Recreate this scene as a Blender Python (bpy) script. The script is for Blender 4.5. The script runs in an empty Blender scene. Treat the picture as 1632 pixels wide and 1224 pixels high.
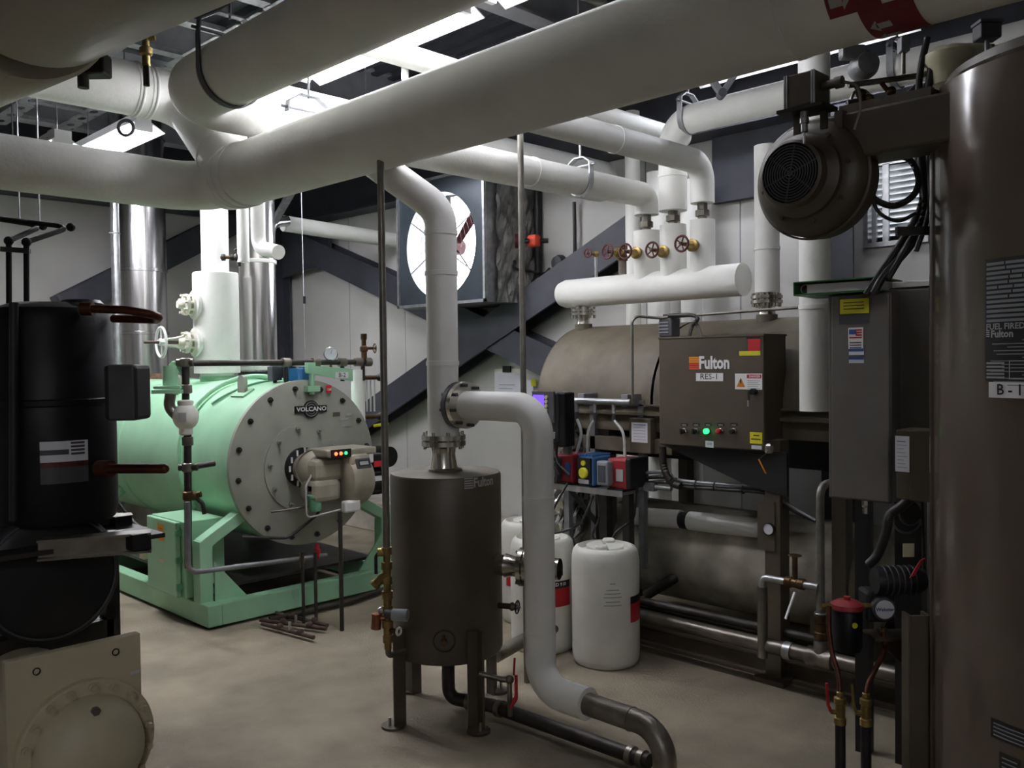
import bpy, math, random
from mathutils import Vector as V, Matrix
RND = random.Random(7)
SC = bpy.context.scene
COL = SC.collection
PI = math.pi

# ---------------------------------------------------------------- camera
F_PX = 1420.0
EYE = V((0, 0, 1.70))
S2 = 1 / math.sqrt(2)
UH = V((S2, S2, 0)); FH = V((-S2, S2, 0)); ZU = V((0, 0, 1))
_th = math.atan(34 / F_PX); _ro = math.radians(0.7)
FWD = FH * math.cos(_th) - ZU * math.sin(_th)
_uc = ZU * math.cos(_th) + FH * math.sin(_th)
RGT = UH * math.cos(_ro) - _uc * math.sin(_ro)
UPC = _uc * math.cos(_ro) + UH * math.sin(_ro)
cam_d = bpy.data.cameras.new('camera'); cam = bpy.data.objects.new('camera', cam_d); COL.objects.link(cam)
cam_d.sensor_fit = 'HORIZONTAL'; cam_d.sensor_width = 36; cam_d.lens = F_PX / 1632 * 36
cam_d.clip_start = 0.05; cam_d.clip_end = 200
_m = Matrix((RGT, UPC, -FWD)).transposed().to_4x4(); _m.translation = EYE
cam.matrix_world = _m
SC.camera = cam

# ---------------------------------------------------------------- world and exposure
SC.view_settings.view_transform = 'Standard'; SC.view_settings.look = 'None'
SC.view_settings.exposure = 0.75; SC.view_settings.gamma = 1.0
SC.view_settings.use_curve_mapping = False
world = bpy.data.worlds.new('overcast_sky'); SC.world = world; world.use_nodes = True
_bg = world.node_tree.nodes['Background']
_bg.inputs[0].default_value = (0.93, 0.95, 1.0, 1); _bg.inputs[1].default_value = 7.0
TUBE_POWER = 75.0      # emission of the fluorescent tubes

# ---------------------------------------------------------------- pixel -> place helpers (photo measured at 1632 x 1224)
def ray(px, py): return FWD + RGT * ((px - 816) / F_PX) - UPC * ((py - 612) / F_PX)
def PD(px, py, w):
    r = ray(px, py); return EYE + r * (w / r.dot(FH))
def PX(px, py, x):
    r = ray(px, py); return EYE + r * (x / r.x)
def PY(px, py, y):
    r = ray(px, py); return EYE + r * (y / r.y)
def PZ(px, py, z):
    r = ray(px, py); return EYE + r * ((z - EYE.z) / r.z)
def UW(u, w, z=0.0): return UH * u + FH * w + ZU * z

# ---------------------------------------------------------------- materials
MATS = {}
def lin(c):
    if isinstance(c, str):
        c = [int(c[i:i + 2], 16) / 255 for i in (0, 2, 4)]
    return tuple(x / 12.92 if x <= 0.04045 else ((x + 0.055) / 1.055) ** 2.4 for x in c)
def mat(name, col, rough=0.5, metal=0.0, var=0.12, scale=6.0, bump=0.0, bscale=60.0, col2=None, emit=0.0, spec=0.5, stain=0.0, stretch=None):
    m = bpy.data.materials.new(name); m.use_nodes = True; MATS[name] = m
    nt = m.node_tree; N = nt.nodes; L = nt.links
    b = N['Principled BSDF']; c = lin(col)
    b.inputs['Roughness'].default_value = rough; b.inputs['Metallic'].default_value = metal
    b.inputs['Specular IOR Level'].default_value = spec
    tc = N.new('ShaderNodeTexCoord'); src = tc.outputs['Object']
    if stretch:
        mp = N.new('ShaderNodeMapping'); mp.inputs['Scale'].default_value = stretch
        L.new(src, mp.inputs[0]); src = mp.outputs[0]
    nz = N.new('ShaderNodeTexNoise'); nz.inputs['Scale'].default_value = scale; nz.inputs['Detail'].default_value = 6
    L.new(src, nz.inputs['Vector'])
    rp = N.new('ShaderNodeValToRGB')
    d = lin(col2) if col2 else tuple(x * (1 - var) for x in c)
    e = tuple(min(1, x * (1 + var * 0.6)) for x in c) if not col2 else c
    rp.color_ramp.elements[0].position = 0.36; rp.color_ramp.elements[1].position = 0.66
    rp.color_ramp.elements[0].color = (*d, 1); rp.color_ramp.elements[1].color = (*e, 1)
    L.new(nz.outputs[0], rp.inputs[0]); out = rp.outputs[0]
    if stain:
        n2 = N.new('ShaderNodeTexNoise'); n2.inputs['Scale'].default_value = scale * 0.22; n2.inputs['Detail'].default_value = 3
        n2.inputs['Distortion'].default_value = 0.8
        L.new(tc.outputs['Object'], n2.inputs['Vector'])
        r2 = N.new('ShaderNodeValToRGB'); r2.color_ramp.elements[0].position = 0.42; r2.color_ramp.elements[1].position = 0.6
        r2.color_ramp.elements[0].color = (1 - stain, 1 - stain, 1 - stain * 1.05, 1); r2.color_ramp.elements[1].color = (1, 1, 1, 1)
        L.new(n2.outputs[0], r2.inputs[0])
        mx = N.new('ShaderNodeMix'); mx.data_type = 'RGBA'; mx.blend_type = 'MULTIPLY'; mx.inputs[0].default_value = 1
        L.new(out, mx.inputs[6]); L.new(r2.outputs[0], mx.inputs[7]); out = mx.outputs[2]
    L.new(out, b.inputs['Base Color'])
    if bump:
        n3 = N.new('ShaderNodeTexNoise'); n3.inputs['Scale'].default_value = bscale; n3.inputs['Detail'].default_value = 4
        L.new(src, n3.inputs['Vector'])
        bp = N.new('ShaderNodeBump'); bp.inputs['Strength'].default_value = bump; bp.inputs['Distance'].default_value = 0.01
        L.new(n3.outputs[0], bp.inputs['Height']); L.new(bp.outputs[0], b.inputs['Normal'])
    if emit:
        b.inputs['Emission Color'].default_value = (*c, 1); b.inputs['Emission Strength'].default_value = emit
    return m

mat('concrete', '978d7a', 0.75, var=0.22, scale=3.0, bump=0.25, bscale=90, stain=0.3, spec=0.3)
mat('wall_panel', 'cbc9c5', 0.6, var=0.06, scale=1.5, stain=0.1)
mat('curb_concrete', 'b8b2a6', 0.8, var=0.25, scale=5, bump=0.3, stain=0.3)
mat('deck_dark', '34353d', 0.7, var=0.2, scale=4)
mat('steel_dark', '3e3f48', 0.55, var=0.18, scale=5, stain=0.15)
mat('steel_joist', '9d9ea3', 0.5, var=0.12, scale=6)
mat('galv', 'b4b6b8', 0.38, 0.85, var=0.2, scale=18)
mat('galv_dull', '8d8f92', 0.5, 0.5, var=0.2, scale=14)
mat('insul', 'eeeee8', 0.55, var=0.05, scale=4, bump=0.2, bscale=34)
mat('insul_gloss', 'eeeeea', 0.32, var=0.04, scale=4, bump=0.12, bscale=22)
mat('chrome', 'd6d4d4', 0.24, 1.0, var=0.12, scale=3, stretch=(9, 9, 0.4), bump=0.04, bscale=10)
mat('stainless', 'd4d0c6', 0.24, 1.0, var=0.2, scale=12)
mat('green', 'a6d9b3', 0.42, var=0.1, scale=3, stain=0.14)
mat('green_dark', '6aa884', 0.5, var=0.18, scale=6)
mat('boiler_face', 'a2a598', 0.55, var=0.12, scale=3.5, stain=0.2)
mat('brown', '51483c', 0.45, var=0.1, scale=5, stain=0.14)
mat('duct_tan', 'a89f90', 0.6, var=0.06, scale=3, bump=0.15)
mat('valve_paint', 'd5d2c4', 0.45, var=0.12, scale=14)
mat('brown_satin', '5c5147', 0.17, var=0.08, scale=3, spec=0.6)
mat('brown_dust', '5f5747', 0.6, var=0.2, scale=7, stain=0.2)
mat('cabinet', '68645f', 0.4, var=0.07, scale=8)
mat('black', '17161a', 0.5, var=0.3, scale=9)
mat('black_gloss', '0f0e12', 0.45, var=0.3, scale=6, spec=0.25)
mat('pipe_black', '37332f', 0.5, 0.3, var=0.3, scale=14)
mat('pipe_steel', '8f897f', 0.38, 0.75, var=0.35, scale=9, stain=0.3)
mat('conduit', '85817a', 0.42, 0.6, var=0.15, scale=20)
mat('brass', '96814f', 0.42, 0.8, var=0.25, scale=25)
mat('bronze_dark', '5f4930', 0.45, 0.7, var=0.35, scale=25)
mat('copper', '58301f', 0.45, 0.6, var=0.35, scale=14)
mat('copper_new', 'a8705a', 0.35, 0.9, var=0.2, scale=20)
mat('maroon', '55262a', 0.5, 0.2, var=0.3, scale=30)
mat('red', 'b3202a', 0.45, var=0.1, scale=12)
mat('red_cast', '8e2228', 0.5, var=0.2, scale=12)
mat('label_red', '74161f', 0.5, var=0.15, scale=12)
mat('black_matte', '1a191a', 0.8, var=0.2, scale=12, spec=0.15)
mat('yellow', 'd6d02c', 0.5, var=0.08, scale=12)
mat('orange', 'e08a1e', 0.5, var=0.05, scale=12)
mat('orange_red', 'd8452a', 0.5, var=0.05, scale=12)
mat('white_print', 'e6e6e6', 0.5, var=0.03, scale=10)
mat('paper', 'dcdde4', 0.7, var=0.04, scale=10)
mat('grey_print', 'a8a8a8', 0.5, var=0.05, scale=10)
mat('print_black', '1d1c1e', 0.5, var=0.1, scale=10)
mat('print_blue', '35508e', 0.5, var=0.1, scale=10)
mat('blue', '2a6a9e', 0.45, var=0.12, scale=10)
mat('blue_pump', '4c7fb0', 0.45, var=0.1, scale=10)
mat('plastic_white', 'e9e8df', 0.45, var=0.08, scale=5, stain=0.12)
mat('beige', 'd0c6a8', 0.45, var=0.06, scale=4, stain=0.1)
mat('burner', 'b3ad9c', 0.45, var=0.18, scale=7, stain=0.25)
mat('foil', 'c9c9c6', 0.22, 1.0, var=0.25, scale=5, bump=1.0, bscale=9)
mat('foil_dull', '8e8d8a', 0.42, 0.25, var=0.35, scale=6, bump=0.9, bscale=10)
mat('grey_plastic', '8a8d93', 0.5, var=0.08, scale=9)
mat('dark_grey', '45464b', 0.5, var=0.15, scale=9)
mat('binder_green', '2f6b2c', 0.4, var=0.12, scale=8)
mat('mortar_brick', '8d6a58', 0.85, var=0.4, scale=22, bump=0.8, bscale=40)
mat('aged_drum', 'b0a999', 0.6, 0.2, var=0.35, scale=6, stain=0.35)
mat('rust', '4f3d34', 0.75, var=0.35, scale=20)
mat('cable', '2a2927', 0.5, var=0.2, scale=20)
mat('hose_clear', 'b9bcb8', 0.3, var=0.08, scale=20)
mat('cream', 'cfc9a8', 0.45, var=0.1, scale=10)
mat('fan_teal', '39424a', 0.4, 0.3, var=0.15, scale=6)
mat('lamp_tube_lowered', 'f6f6ff', 0.4, emit=TUBE_POWER * 0.17, var=0.0)  # emission turned down only to keep the right side from overlighting
mat('lamp_tube_dim', 'f2f5ff', 0.4, emit=TUBE_POWER * 0.2, var=0.0)
mat('lamp_tube', 'f8f8ff', 0.4, emit=TUBE_POWER, var=0.0)
mat('led_green', '20e060', 0.4, emit=2.5, var=0.0)
mat('led_red', 'ff5030', 0.4, emit=4.0, var=0.0)
mat('led_violet', '6a4ae0', 0.4, emit=0.9, var=0.0)

# ---------------------------------------------------------------- mesh builder
def frame(ax):
    ax = V(ax).normalized()
    h = V((0, 0, 1)) if abs(ax.z) < 0.9 else V((1, 0, 0))
    e1 = h.cross(ax).normalized(); e2 = ax.cross(e1).normalized()
    return e1, e2, ax
ORG = {}
class MB:
    def __init__(s): s.v = []; s.f = []; s.sm = []
    def add(s, vs, fs, smooth=False):
        o = len(s.v); s.v += [V(p) for p in vs]
        s.f += [tuple(i + o for i in f) for f in fs]; s.sm += [smooth] * len(fs); return s
    def obox(s, c, size, ax=None):
        c = V(c); e = ax or (V((1, 0, 0)), V((0, 1, 0)), V((0, 0, 1)))
        e = [V(q).normalized() * (size[i] / 2) for i, q in enumerate(e)]
        vs = [c + e[0] * a + e[1] * b + e[2] * d for d in (-1, 1) for b in (-1, 1) for a in (-1, 1)]
        fs = [(0, 2, 3, 1), (4, 5, 7, 6), (0, 1, 5, 4), (2, 6, 7, 3), (0, 4, 6, 2), (1, 3, 7, 5)]
        if e[0].cross(e[1]).dot(e[2]) < 0: fs = [tuple(reversed(f)) for f in fs]
        return s.add(vs, fs)
    def box(s, lo, hi):
        lo, hi = V(lo), V(hi); return s.obox((lo + hi) / 2, [abs(hi[i] - lo[i]) for i in range(3)])
    def lathe(s, o, ax, prof, seg=24, a0=0.0, a1=2 * PI, smooth=True):
        e1, e2, a = frame(ax); o = V(o); full = abs(a1 - a0 - 2 * PI) < 1e-6
        n = seg if full else seg + 1
        cs = [(math.cos(a0 + (a1 - a0) * i / seg), math.sin(a0 + (a1 - a0) * i / seg)) for i in range(n)]
        def ring(r, h): return [o + a * h + (e1 * c + e2 * q) * r for c, q in cs]
        prev = None; pd = None
        for k in range(len(prof) - 1):
            (r0, h0), (r1, h1) = prof[k], prof[k + 1]
            d = V((r1 - r0, h1 - h0))
            if d.length < 1e-9: continue
            d.normalize()
            if prev is None or pd is None or d.dot(pd) < 0.8:
                i0 = len(s.v); s.v += ring(r0, h0)
            else: i0 = prev
            i1 = len(s.v); s.v += ring(r1, h1)
            for i in range(seg):
                j = (i + 1) % n
                s.f.append((i0 + i, i0 + j, i1 + j, i1 + i)); s.sm.append(smooth)
            prev = i1; pd = d
        return s
    def cyl(s, a, b, r, r2=None, seg=20, caps=True):
        a, b = V(a), V(b); L = (b - a).length; r2 = r if r2 is None else r2
        p = [(r, 0), (r2, L)]
        if caps: p = [(0.0001, 0)] + p + [(0.0001, L)]
        return s.lathe(a, b - a, p, seg)
    def tube(s, pts, r, seg=12, bend=None, caps=True, bs=6):
        pts = [V(p) for p in pts]; q = [pts[0]]
        for i in range(1, len(pts) - 1):
            p0, p1, p2 = pts[i - 1], pts[i], pts[i + 1]
            d0 = (p0 - p1); d2 = (p2 - p1); l0, l2 = d0.length, d2.length
            if l0 < 1e-6 or l2 < 1e-6: continue
            d0 /= l0; d2 /= l2; ang = d0.angle(d2)
            if ang > PI - 0.02 or ang < 0.02: q.append(p1); continue
            R_ = (bend if bend else r * 2.2)
            t = min(R_ / math.tan(ang / 2), l0 * 0.48, l2 * 0.48); R_ = t * math.tan(ang / 2)
            bis = (d0 + d2).normalized(); c = p1 + bis * (R_ / math.sin(ang / 2))
            va = (p1 + d0 * t - c); tot = PI - ang; n = max(2, int(bs * tot / (PI / 2) + 0.5))
            nrm = va.cross(p1 + d2 * t - c).normalized()
            for k in range(n + 1):
                q.append(c + Matrix.Rotation(tot * k / n, 3, nrm) @ va)
        q.append(pts[-1])
        q2 = [q[0]]
        for p in q[1:]:
            if (p - q2[-1]).length > 1e-5: q2.append(p)
        q = q2; n = len(q)
        tg = []
        for i in range(n):
            t = (q[min(i + 1, n - 1)] - q[i]).normalized() + (q[i] - q[max(i - 1, 0)]).normalized() if 0 < i < n - 1 else (q[1] - q[0] if i == 0 else q[-1] - q[-2])
            tg.append(t.normalized())
        e1, e2, _ = frame(tg[0]); base = len(s.v)
        for i in range(n):
            if i:
                rot = tg[i - 1].rotation_difference(tg[i]); e1 = rot @ e1; e2 = rot @ e2
            ex = 1.0
            if 0 < i < n - 1:
                dd = (q[i + 1] - q[i]).angle(q[i] - q[i - 1]); ex = 1 / max(0.5, math.cos(dd / 2))
            rr = r[i] if isinstance(r, list) else r
            for k in range(seg):
                an = 2 * PI * k / seg; s.v.append(q[i] + (e1 * math.cos(an) + e2 * math.sin(an)) * rr)
        for i in range(n - 1):
            for k in range(seg):
                k2 = (k + 1) % seg
                s.f.append((base + i * seg + k, base + i * seg + k2, base + (i + 1) * seg + k2, base + (i + 1) * seg + k)); s.sm.append(True)
        if caps:
            for i, rev in ((0, True), (n - 1, False)):
                o = len(s.v); s.v += [s.v[base + i * seg + k].copy() for k in range(seg)]
                fc = tuple(range(o, o + seg)); s.f.append(tuple(reversed(fc)) if rev else fc); s.sm.append(False)
        return s
    def smoothtube(s, pts, r, seg=8, sub=6, caps=True):
        P = [V(p) for p in pts]; P = [P[0] * 2 - P[1]] + P + [P[-1] * 2 - P[-2]]; q = []
        for i in range(1, len(P) - 2):
            for k in range(sub):
                t = k / sub
                q.append(0.5 * ((2 * P[i]) + (P[i + 1] - P[i - 1]) * t + (2 * P[i - 1] - 5 * P[i] + 4 * P[i + 1] - P[i + 2]) * t * t + (3 * P[i] - P[i - 1] - 3 * P[i + 1] + P[i + 2]) * t ** 3))
        q.append(P[-2]); return s.tube(q, r, seg, bend=1e-4, caps=caps, bs=1)
    def sphere(s, c, r, seg=16, sc=(1, 1, 1)):
        c = V(c); n = seg // 2; vs = []; fs = []
        for i in range(n + 1):
            a = PI * i / n
            for k in range(seg):
                b = 2 * PI * k / seg
                vs.append(c + V((math.sin(a) * math.cos(b) * r * sc[0], math.sin(a) * math.sin(b) * r * sc[1], math.cos(a) * r * sc[2])))
        for i in range(n):
            for k in range(seg):
                k2 = (k + 1) % seg; fs.append((i * seg + k, (i + 1) * seg + k, (i + 1) * seg + k2, i * seg + k2))
        return s.add(vs, fs, True)
    def torus(s, c, ax, R_, r, seg=24, ts=8, a0=0.0, a1=2 * PI):
        e1, e2, a = frame(ax); c = V(c); full = abs(a1 - a0 - 2 * PI) < 1e-6; n = seg if full else seg + 1; vs = []; fs = []
        for i in range(n):
            t = a0 + (a1 - a0) * i / seg; d = e1 * math.cos(t) + e2 * math.sin(t)
            for k in range(ts):
                p = 2 * PI * k / ts; vs.append(c + d * (R_ + r * math.cos(p)) + a * (r * math.sin(p)))
        for i in range(seg):
            j = (i + 1) % n
            for k in range(ts):
                k2 = (k + 1) % ts; fs.append((i * ts + k, j * ts + k, j * ts + k2, i * ts + k2))
        return s.add(vs, fs, True)
    def prism(s, pts, ext):
        pts = [V(p) for p in pts]; ext = V(ext); n = len(pts)
        nr = (pts[1] - pts[0]).cross(pts[2] - pts[1])
        if nr.dot(ext) > 0: pts.reverse()
        vs = pts + [p + ext for p in pts]
        fs = [tuple(range(n)), tuple(reversed(range(n, 2 * n)))]
        s.add(vs, fs)
        for i in range(n):
            j = (i + 1) % n; s.add([pts[i], pts[i] + ext, pts[j] + ext, pts[j]], [(0, 1, 2, 3)])
        return s
    def beam(s, a, b, wdt, hgt, up=(0, 0, 1)):
        a, b = V(a), V(b); d = (b - a); L = d.length; d.normalize(); sd = d.cross(V(up)).normalized(); u = sd.cross(d).normalized()
        return s.obox((a + b) / 2, (L, wdt, hgt), (d, sd, u))
    def build(s, name, m, parent=None, bevel=0.0, origin=None):
        me = bpy.data.meshes.new(name)
        if parent is not None: org = ORG[parent]
        elif origin is not None: org = V(origin)
        else:
            lo = V([min(p[i] for p in s.v) for i in range(3)]); hi = V([max(p[i] for p in s.v) for i in range(3)])
            org = V(((lo.x + hi.x) / 2, (lo.y + hi.y) / 2, lo.z))
        me.from_pydata([p - org for p in s.v], [], s.f); me.polygons.foreach_set('use_smooth', s.sm); me.update()
        me.materials.append(MATS[m])
        o = bpy.data.objects.new(name, me); COL.objects.link(o); ORG[o] = org
        if parent is not None: o.parent = parent
        else: o.location = org
        if bevel:
            md = o.modifiers.new('bevel', 'BEVEL'); md.width = bevel; md.segments = 2; md.limit_method = 'ANGLE'; md.angle_limit = math.radians(50)
        return o
def tag(o, label, cat, group=None, kind=None):
    o['label'] = label
    if cat: o['category'] = cat
    if group: o['group'] = group
    if kind: o['kind'] = kind
    return o
def structure(o, label=None):
    o['kind'] = 'structure'
    if label: o['label'] = label
    return o
def thing(name, label, cat, base, group=None):
    o = bpy.data.objects.new(name, None); COL.objects.link(o); o.location = V(base); o.empty_display_size = 0.1; ORG[o] = V(base)
    return tag(o, label, cat, group)
def lab(o, label): o['label'] = label; return o
def piece(src, parent, pos, name=None):
    """another alike piece sharing mesh data; src is built about the world origin"""
    o = src.copy(); COL.objects.link(o); o.parent = parent; o.location = V(pos) - ORG[parent]; ORG[o] = ORG[parent]; return o
def pieces(name, mb, m, parent, spots):
    """mb is modelled around (0,0,0); one object per spot"""
    out = []
    me = None
    for p in spots:
        if me is None:
            me = bpy.data.meshes.new(name); me.from_pydata([tuple(q) for q in mb.v], [], mb.f); me.polygons.foreach_set('use_smooth', mb.sm); me.update(); me.materials.append(MATS[m])
        o = bpy.data.objects.new(name, me); COL.objects.link(o); o.parent = parent; o.location = V(p) - ORG[parent]; ORG[o] = ORG[parent]; out.append(o)
    return out
def circle_spots(c, ax, r, n, ph=0.0):
    e1, e2, a = frame(ax); return [V(c) + (e1 * math.cos(ph + 2 * PI * i / n) + e2 * math.sin(ph + 2 * PI * i / n)) * r for i in range(n)]
def bolts(parent, c, ax, r, n, br=0.008, bh=0.012, m='stainless', ph=0.2, name='bolt'):
    mb = MB().cyl(V((0, 0, 0)), V(ax).normalized() * bh, br, seg=6)
    return pieces(name, mb, m, parent, circle_spots(c, ax, r, n, ph))
_TX = {}
def text(name, s, size, m, parent, fn, bold=0.0, align='CENTER', xs=1.0):
    """lettering laid on a surface: fn(x, y) -> world point"""
    cu = bpy.data.curves.new('t', 'FONT'); cu.body = s; cu.size = size; cu.align_x = align; cu.align_y = 'CENTER'; cu.offset = bold; cu.resolution_u = 2
    ob = bpy.data.objects.new('t', cu); me = ob.to_mesh()
    mb = MB(); mb.add([fn(v.co.x * xs, v.co.y) for v in me.vertices], [tuple(p.vertices) for p in me.polygons])
    ob.to_mesh_clear(); bpy.data.objects.remove(ob); bpy.data.curves.remove(cu)
    return mb.build(name, m, parent)
def plane_fn(o, xd, yd, lift=0.0):
    o = V(o); xd = V(xd).normalized(); yd = V(yd).normalized(); n = xd.cross(yd)
    return lambda x, y: o + xd * x + yd * y + n * lift
def decal(name, m, parent, fn, x0, y0, x1, y1, t=0.0015, nx=1):
    """thin plate or sticker laid on a surface"""
    vs = []; fs = []
    for i in range(nx + 1):
        x = x0 + (x1 - x0) * i / nx; vs += [fn(x, y0), fn(x, y1)]
    for i in range(nx): fs.append((2 * i, 2 * i + 2, 2 * i + 3, 2 * i + 1))
    mb = MB(); mb.add(vs, fs)
    return mb.build(name, m, parent)
X_, Y_, Z_ = V((1, 0, 0)), V((0, 1, 0)), V((0, 0, 1))
# ================================================================ the room
XL, XR, YB, YF, ZC = -9.87, 3.4, 5.8, -3.2, 4.25      # left wall, right wall, fan wall, wall behind the viewer, deck
structure(MB().box((XL - .2, YF - .2, -.2), (XR + .2, YB + .2, 0)).build('floor', 'concrete'), 'dusty grey brown concrete floor')
structure(MB().box((XL - .2, YF - .2, 0), (XL, YB + .2, ZC)).build('wall_left', 'wall_panel'), 'pale grey panel wall behind the green boiler')
structure(MB().box((XR, YF - .2, 0), (XR + .2, YB + .2, ZC)).build('wall_right', 'wall_panel'))
structure(MB().box((XL, YF - .2, 0), (XR, YF, ZC)).build('wall_front', 'wall_panel'))
ceil = structure(MB().box((XL - .2, YF - .2, ZC), (XR + .2, YB + .2, ZC + .2)).build('ceiling', 'deck_dark'), 'dark corrugated roof deck')
rib = MB().prism([(-6.6, -.05, 0), (-6.6, .05, 0), (-6.6, .03, -.05), (-6.6, -.03, -.05)], (13.2, 0, 0))
pieces('deck_rib', rib, 'deck_dark', ceil, [(-3.2, YF + .15 + .18 * i, ZC) for i in range(49)])

# fan wall with two openings: exhaust fan and louvre
FX0, FX1, FZ0, FZ1 = -6.62, -5.56, 2.27, 3.33
LVa, LVb = PY(1386, 388, YB), PY(1474, 252, YB)
LX0, LX1, LZ0, LZ1 = LVa.x, LVb.x, LVa.z, LVb.z
wb = MB()
xs = [XL, FX0, FX1, LX0, LX1, XR]
for i in range(5):
    if i == 1: spans = [(0, FZ0), (FZ1, ZC)]
    elif i == 3: spans = [(0, LZ0), (LZ1, ZC)]
    else: spans = [(0, ZC)]
    for z0, z1 in spans: wb.box((xs[i], YB, z0), (xs[i + 1], YB + .2, z1))
wallb = structure(wb.build('wall_back', 'wall_panel'), 'pale grey panel wall with exhaust fan and cross bracing')
for k, px in enumerate((1030, 1180)):
    p = PY(px, 400, YB); MB().box((p.x - .004, YB - .004, 0), (p.x + .004, YB + .01, 3.4)).build('panel_joint', 'grey_plastic', wallb)
for k, px in enumerate((560, 648)):
    p = PY(px, 640, YB); MB().box((p.x - .003, YB - .003, 0), (p.x + .003, YB + .01, 3.4)).build('panel_joint', 'grey_plastic', wallb)
wl = bpy.data.objects['wall_left']
for y in (1.2, 2.5, 3.8, 5.1): MB().box((XL - .01, y - .004, 0), (XL + .004, y + .004, 3.4)).build('panel_joint', 'grey_plastic', wl)
structure(MB().box((XL, YB - .42, 0), (-3.9, YB, .3)).build('trim_1', 'curb_concrete', bevel=.01), 'low concrete curb along the fan wall')
structure(MB().box((XL, -2.9, 0), (XL + .35, YB - .42, .3)).build('trim_2', 'curb_concrete', bevel=.01))

# steel frame
def ibeam(name, a, b, h, w, m, label, cat='beam', group=None, up=(0, 0, 1), tf=.02):
    a, b = V(a), V(b); d = (b - a).normalized(); sd = d.cross(V(up)).normalized(); u = sd.cross(d).normalized()
    t = thing(name, label, cat, (a + b) / 2 if abs(d.z) < .9 else a, group)
    MB().beam(a, b, .03, h - 2 * tf + .002, up).build('web', m, t)
    for s in (-1, 1):
        o = u * (s * (h / 2 - tf / 2)); MB().beam(a + o, b + o, w, tf, up).build('flange', m, t)
    return t
ibeam('steel_beam', (XL + .16, YF, 3.82), (XL + .16, YB, 3.82), .78, .3, 'steel_dark', 'dark steel beam along the top of the left wall')
ibeam('steel_beam', (XL + .35, YB - .13, 3.74), (XR, YB - .13, 3.74), .80, .24, 'steel_dark', 'dark steel beam along the top of the fan wall')
for k, (x, lb) in enumerate(((-8.6, 'pale roof joist nearest the left wall'), (-6.35, 'pale roof joist above the green boiler'), (-3.95, 'pale roof joist beside the long fluorescent light'), (-1.6, 'pale roof joist above the brown tank with flue'), (.8, 'pale roof joist nearest the viewer'))):
    ibeam('roof_joist', (x, YF, 4.06), (x, YB - .25, 4.06), .36, .16, 'steel_joist', lb, group='roof joists')
t = thing('steel_column', 'dark steel column in the far corner of the room', 'column', (XL + .2, YB - .17, 0))
MB().box((XL + .06, YB - .30, 0), (XL + .34, YB - .28, 3.4)).build('flange', 'steel_dark', t)
MB().box((XL + .06, YB - .06, 0), (XL + .34, YB - .04, 3.4)).build('flange', 'steel_dark', t)
MB().box((XL + .19, YB - .28, 0), (XL + .21, YB - .06, 3.4)).build('web', 'steel_dark', t)
# cross bracing on the fan wall
def brace(label, a, b, plane, h=.27, d=.2):
    t = thing('steel_brace', label, 'brace', (a + b) / 2 - Z_ * .1)
    ax = (b - a).normalized(); n = Y_ if plane == 'y' else X_; u = n.cross(ax).normalized()
    MB().obox((a + b) / 2, ((b - a).length, d, .03), (ax, n, u)).build('web', 'steel_dark', t)
    for s in (-1, 1): MB().obox((a + b) / 2 + n * (s * d / 2), ((b - a).length, .024, h), (ax, n, u)).build('flange', 'steel_dark', t)
    return t
yb = YB - .14
brace('dark diagonal steel brace falling from the corner gusset past the fan', PY(478, 388, yb), PY(905, 586, yb), 'y')
brace('dark diagonal steel brace rising from the floor to the insulated header', PY(505, 724, yb - .02), PY(1040, 356, yb - .02), 'y')
a, b = PX(96, 492, XL + .14), PX(418, 330, XL + .14)
brace('dark diagonal steel brace on the left wall behind the flue', a, b, 'x')
g = PY(452, 372, yb); g2 = PY(528, 418, yb)
tag(MB().prism([(g.x, yb - .03, g.z), (g2.x, yb - .03, g.z - .05), (g2.x, yb - .03, g2.z), (g.x, yb - .03, g2.z - .1)], (0, .04, 0)).build('gusset_plate', 'steel_dark'), 'dark steel gusset plate at the corner column', 'plate')
# dark framed panel on the fan wall behind the round blower
p0, p1 = PY(1141, 318, YB), PY(1372, 200, YB)
t = thing('wall_panel', 'dark blue panel high on the fan wall behind the blower', 'panel', ((p0.x + p1.x) / 2, YB - .03, p0.z))
MB().box((p0.x, YB - .05, p0.z), (p1.x, YB - .001, 3.36)).build('sheet', 'steel_dark', t)
MB().box((p0.x, YB - .08, p0.z - .04), (p1.x, YB - .001, p0.z)).build('edge_channel', 'steel_dark', t)
p2, p3 = PY(1335, 700, YB), PY(1384, 200, YB)
ibm = thing('steel_column', 'dark steel column beside the bright louvre', 'column', ((p2.x + p3.x) / 2, YB - .12, 0))
MB().box((p2.x, YB - .24, 0), (p3.x, YB - .22, 3.36)).build('flange', 'steel_dark', ibm)
MB().box(((p2.x + p3.x) / 2 - .01, YB - .22, 0), ((p2.x + p3.x) / 2 + .01, YB - .01, 3.36)).build('web', 'steel_dark', ibm)
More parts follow.
